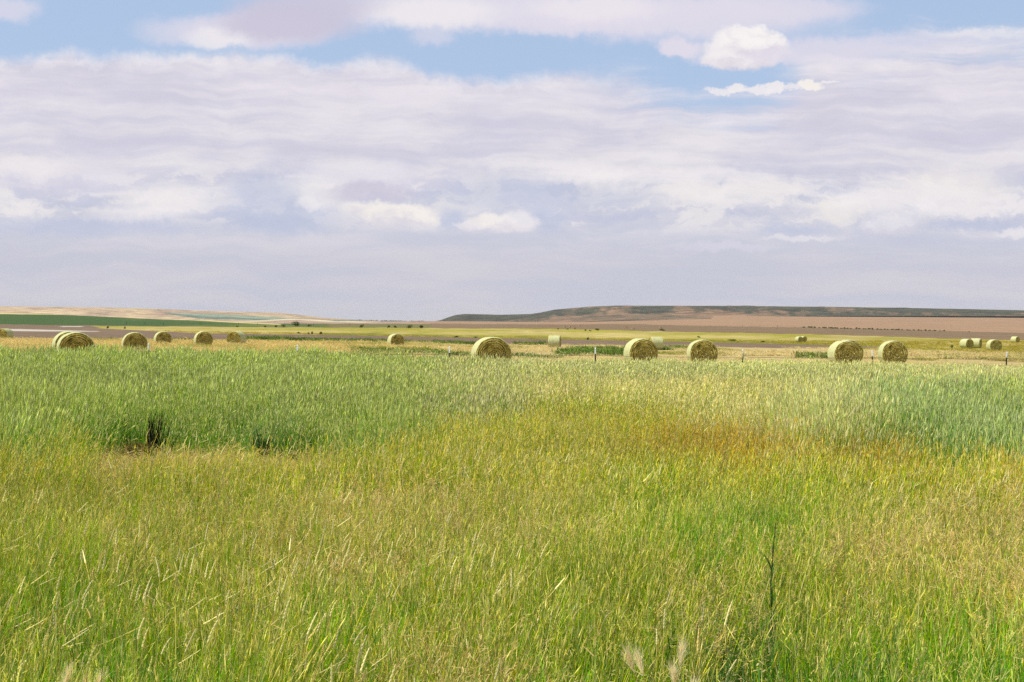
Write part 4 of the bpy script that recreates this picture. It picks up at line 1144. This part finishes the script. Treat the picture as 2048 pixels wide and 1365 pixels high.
scatter('stubble_grass', np.concatenate(Ps), np.concatenate(Fm), np.concatenate(Hh), np.concatenate(Ww), np.concatenate(Lc) * .96, np.concatenate(Hc) * .96,
        'golden dry grass and stubble between the bales beyond the fence', 'grass')
# green weeds in the ditch lines: photo columns, depth range, height, count
Ps, Fm, Hh, Ww, Lc, Hc = [], [], [], [], [], []
for px0, px1, d0, d1, h_, n in [(490, 580, 205, 235, .75, 260), (560, 780, 208, 240, .55, 420), (740, 1000, 190, 225, .55, 320), (720, 880, 92, 120, .50, 520), (880, 1130, 98, 118, .32, 320), (1120, 1260, 112, 150, .5, 210), (1140, 1250, 150, 175, .45, 90), (1255, 1420, 172, 190, .55, 320),
                                (200, 480, 175, 210, .45, 160), (1600, 1660, 120, 140, .40, 60), (1850, 2048, 120, 165, .35, 70), (340, 480, 188, 196, .6, 90), (1030, 1090, 205, 225, .6, 60)]:
    pxv = rng.uniform(px0, px1, n); y = rng.uniform(d0, d1, n); x = (pxv - CXP) / F * y
    k_ = noise2(x, y, 4, 6, 3.0) > -.12; x, y = x[k_], y[k_]; n = len(x)
    Ps.append(np.stack([x, y, ground_z(x, y) - .02], -1)); Fm.append(rng.choice(LOD['mid', 4], n)); Hh.append(h_ * rng.uniform(.5, 1.3, n)); Ww.append(rng.uniform(2.2, 3.4, n))
    c1 = np.array(lin(112, 136, 62)) * rng.uniform(.5, 1.5, (n, 1)); Lc.append(c1); Hc.append(c1 * 1.3)
scatter('ditch_weeds', np.concatenate(Ps), np.concatenate(Fm), np.concatenate(Hh), np.concatenate(Ww), np.concatenate(Lc), np.concatenate(Hc), 'dark green weeds growing along the ditch lines of the hay field', 'weeds')

# ------------------------------------------------------------------ single plants in the meadow
def weed(name, px, d, rx, h_, n, size, mat, label, seed, cat='weed'):
    p = at_ground(px, d)
    root = empty(name, p); tag(root, label, cat)
    v, f = leafy(n, rx, rx * .8, h_, size, seed, aspect=2.4)
    link('foliage', mesh_np('foliage', v, f, [mat]), root)
    r = random.Random(seed); V, Fc = [], []
    for i in range(9):
        a = r.uniform(0, 6.28); t_ = Vector((math.cos(a) * rx * r.uniform(.2, .8), math.sin(a) * rx * .6, h_ * r.uniform(.7, 1.15)))
        vv, ff = tube([Vector((0, 0, -.02)) + t_ * .02, t_ * .5 + Vector((0, 0, .05)), t_], [.008, .006, .003], 5)
        o = len(V); V += vv; Fc += [tuple(i_ + o for i_ in q_) for q_ in ff]
    link('stem', mesh_np('stem', V, Fc, [weed_stem]), root)
    return root
weed_stem = simple_mat('weed_stem', (.07, .06, .03), .9)
dark_leaf = leaf_material('dark_weed_leaf', lin(74, 78, 34, .8), lin(158, 142, 78, .8), 5.0, .45)
green_leaf = leaf_material('green_weed_leaf', lin(60, 106, 44, .9), lin(130, 164, 84, .9), 5.0, .45)
brown_leaf = leaf_material('dead_weed_leaf', lin(66, 48, 28, .8), lin(120, 92, 56, .8), 5.0, .15)
weed('weed', 280, 19.6, .34, .38, 620, .02, dark_leaf, 'low sprawling dark weed mound below the blackish shadow gap stalks on the left', 1)
weed('weed', 524, 19.5, .26, .58, 430, .018, green_leaf, 'dark green upright weed at the edge of the tall grass, left of middle', 2)
weed('weed', 582, 19.6, .18, .22, 500, .016, brown_leaf, 'small low dark brown weed just right of the dark green upright weed', 3)
weed('weed', 633, 18.9, .18, .26, 560, .016, green_leaf, 'small round dark green weed on the tan grass, right of the brown weed', 4)
weed('weed', 212, 20.2, .17, .26, 460, .016, dark_leaf, 'small dark weed at the foot of the tall grass, far left of the mound', 5)
# shadow gap in the tall grass, its shade put in as near-black stalks
p = at_ground(304, 20.35)
root = empty('gap_shade_stalks', p); tag(root, 'blackish stalks standing for a shadow gap in the tall grass on the left', 'weed')
V, Fc = [], []; r = random.Random(9)
for i in range(85):
    b0 = Vector((r.gauss(0, .07), r.gauss(0, .05), -.02)); h_ = r.uniform(.25, .78)
    t_ = b0 + Vector((r.gauss(.06, .08), r.gauss(0, .05), h_))
    vv, ff = tube([b0, b0.lerp(t_, .5) + Vector((-.015, 0, 0)), t_], [.007, .006, .002], 4)
    o = len(V); V += vv; Fc += [tuple(i_ + o for i_ in q_) for q_ in ff]
link('stalks', mesh_np('stalks', V, Fc, [simple_mat('gap_shade_dark', (.022, .016, .009), .95)]), root)
# dark dock stalk in the right foreground
p = at_ground(1541, 7.5)
root = empty('weed_stalk', p); tag(root, 'tall thin dark green weed stalk with narrow leaves in the right foreground', 'weed')
V, Fc = tube([Vector((0, 0, -.02)), Vector((.004, 0, .35)), Vector((-.004, .01, .65)), Vector((.016, 0, .97))], [.006, .005, .004, .0025], 6)
link('stalk', mesh_np('stalk', V, Fc, [simple_mat('dock_stalk', (.075, .075, .025), .95)]), root)
cl = Clump(77)
for i in range(40):
    a = cl.r.uniform(0, 6.28); b0 = np.array([0, 0, cl.r.uniform(.1, .85)])
    cl.strip(cl.arc(b0, cl.r.uniform(.06, .18), cl.r.uniform(.2, .7), a, 5, .1), [.003, .008, .009, .006, .001], np.array([-math.sin(a), math.cos(a), 0]), 0)
link('leaf', mesh_np('leaf', np.array(cl.V), cl.F, [green_leaf]), root)
# foxtail barley tufts at the bottom edge
awn = leaf_material('foxtail_awn', lin(250, 230, 164), lin(255, 246, 210), 9.0, .5)
fstem = leaf_material('foxtail_stem', lin(150, 140, 40, .9), lin(190, 176, 70, .9), 9.0, .3)
def foxtail(px, d, heads, label, seed, h0=.68):
    p = at_ground(px, d); r = np.random.default_rng(seed)
    root = empty('foxtail_tuft', p); tag(root, label, 'grass tuft', 'foxtail barley tufts')
    for i in range(heads):
        S = Clump(seed + i); A_ = Clump(seed + 50 + i)
        az = r.uniform(0, 6.28); ln = r.uniform(.1, .32)
        pa = S.arc(np.array([*(r.normal(size=2) * .015), 0]), h0 * r.uniform(.9, 1.05), ln, az, 6, .05)
        S.strip(pa, [.004] * 5 + [.003], np.array([.9, .4, 0]), 0)
        d_ = pa[-1] - pa[-2]; d_ /= np.linalg.norm(d_)
        st_ = link('stem', mesh_np('stem', np.array(S.V), S.F, [fstem]), root)
        for k_ in range(110):
            q0 = pa[-1] + d_ * r.uniform(-.01, .055); dv = d_ + r.normal(size=3) * .26; dv /= np.linalg.norm(dv)
            L_ = r.uniform(.04, .085)
            wv = np.cross(dv, r.normal(size=3)); wv /= np.linalg.norm(wv)
            A_.strip([q0, q0 + dv * L_ * .5, q0 + dv * L_], [.0020, .0015, .0007], wv, 0)
        link('bristles', mesh_np('bristles', np.array(A_.V), A_.F, [awn]), root)
foxtail(1338, 5.45, 7, 'fluffy pale foxtail tuft at the bottom edge, right of the middle', 301)
foxtail(88, 5.3, 4, 'fluffy foxtail tuft in the bottom left corner', 303, .62)

# ------------------------------------------------------------------ the air
hz = bpy.data.materials.new('hazy_air'); hz.use_nodes = True
t = hz.node_tree; t.nodes.clear(); q = G(t)
pv = q.new('ShaderNodeVolumePrincipled')
pv.inputs['Color'].default_value = (0.86, 0.90, 0.97, 1)
pv.inputs['Density'].default_value = 3.2e-5
t.links.new(pv.outputs[0], q.new('ShaderNodeOutputMaterial').inputs['Volume'])
v, f = box_np(0, 7500, 55, 26000, 15300, 122)
tag(link('haze', mesh_np('haze', v, f, [hz])), 'thin pale air over the plain', 'haze', kind='stuff')
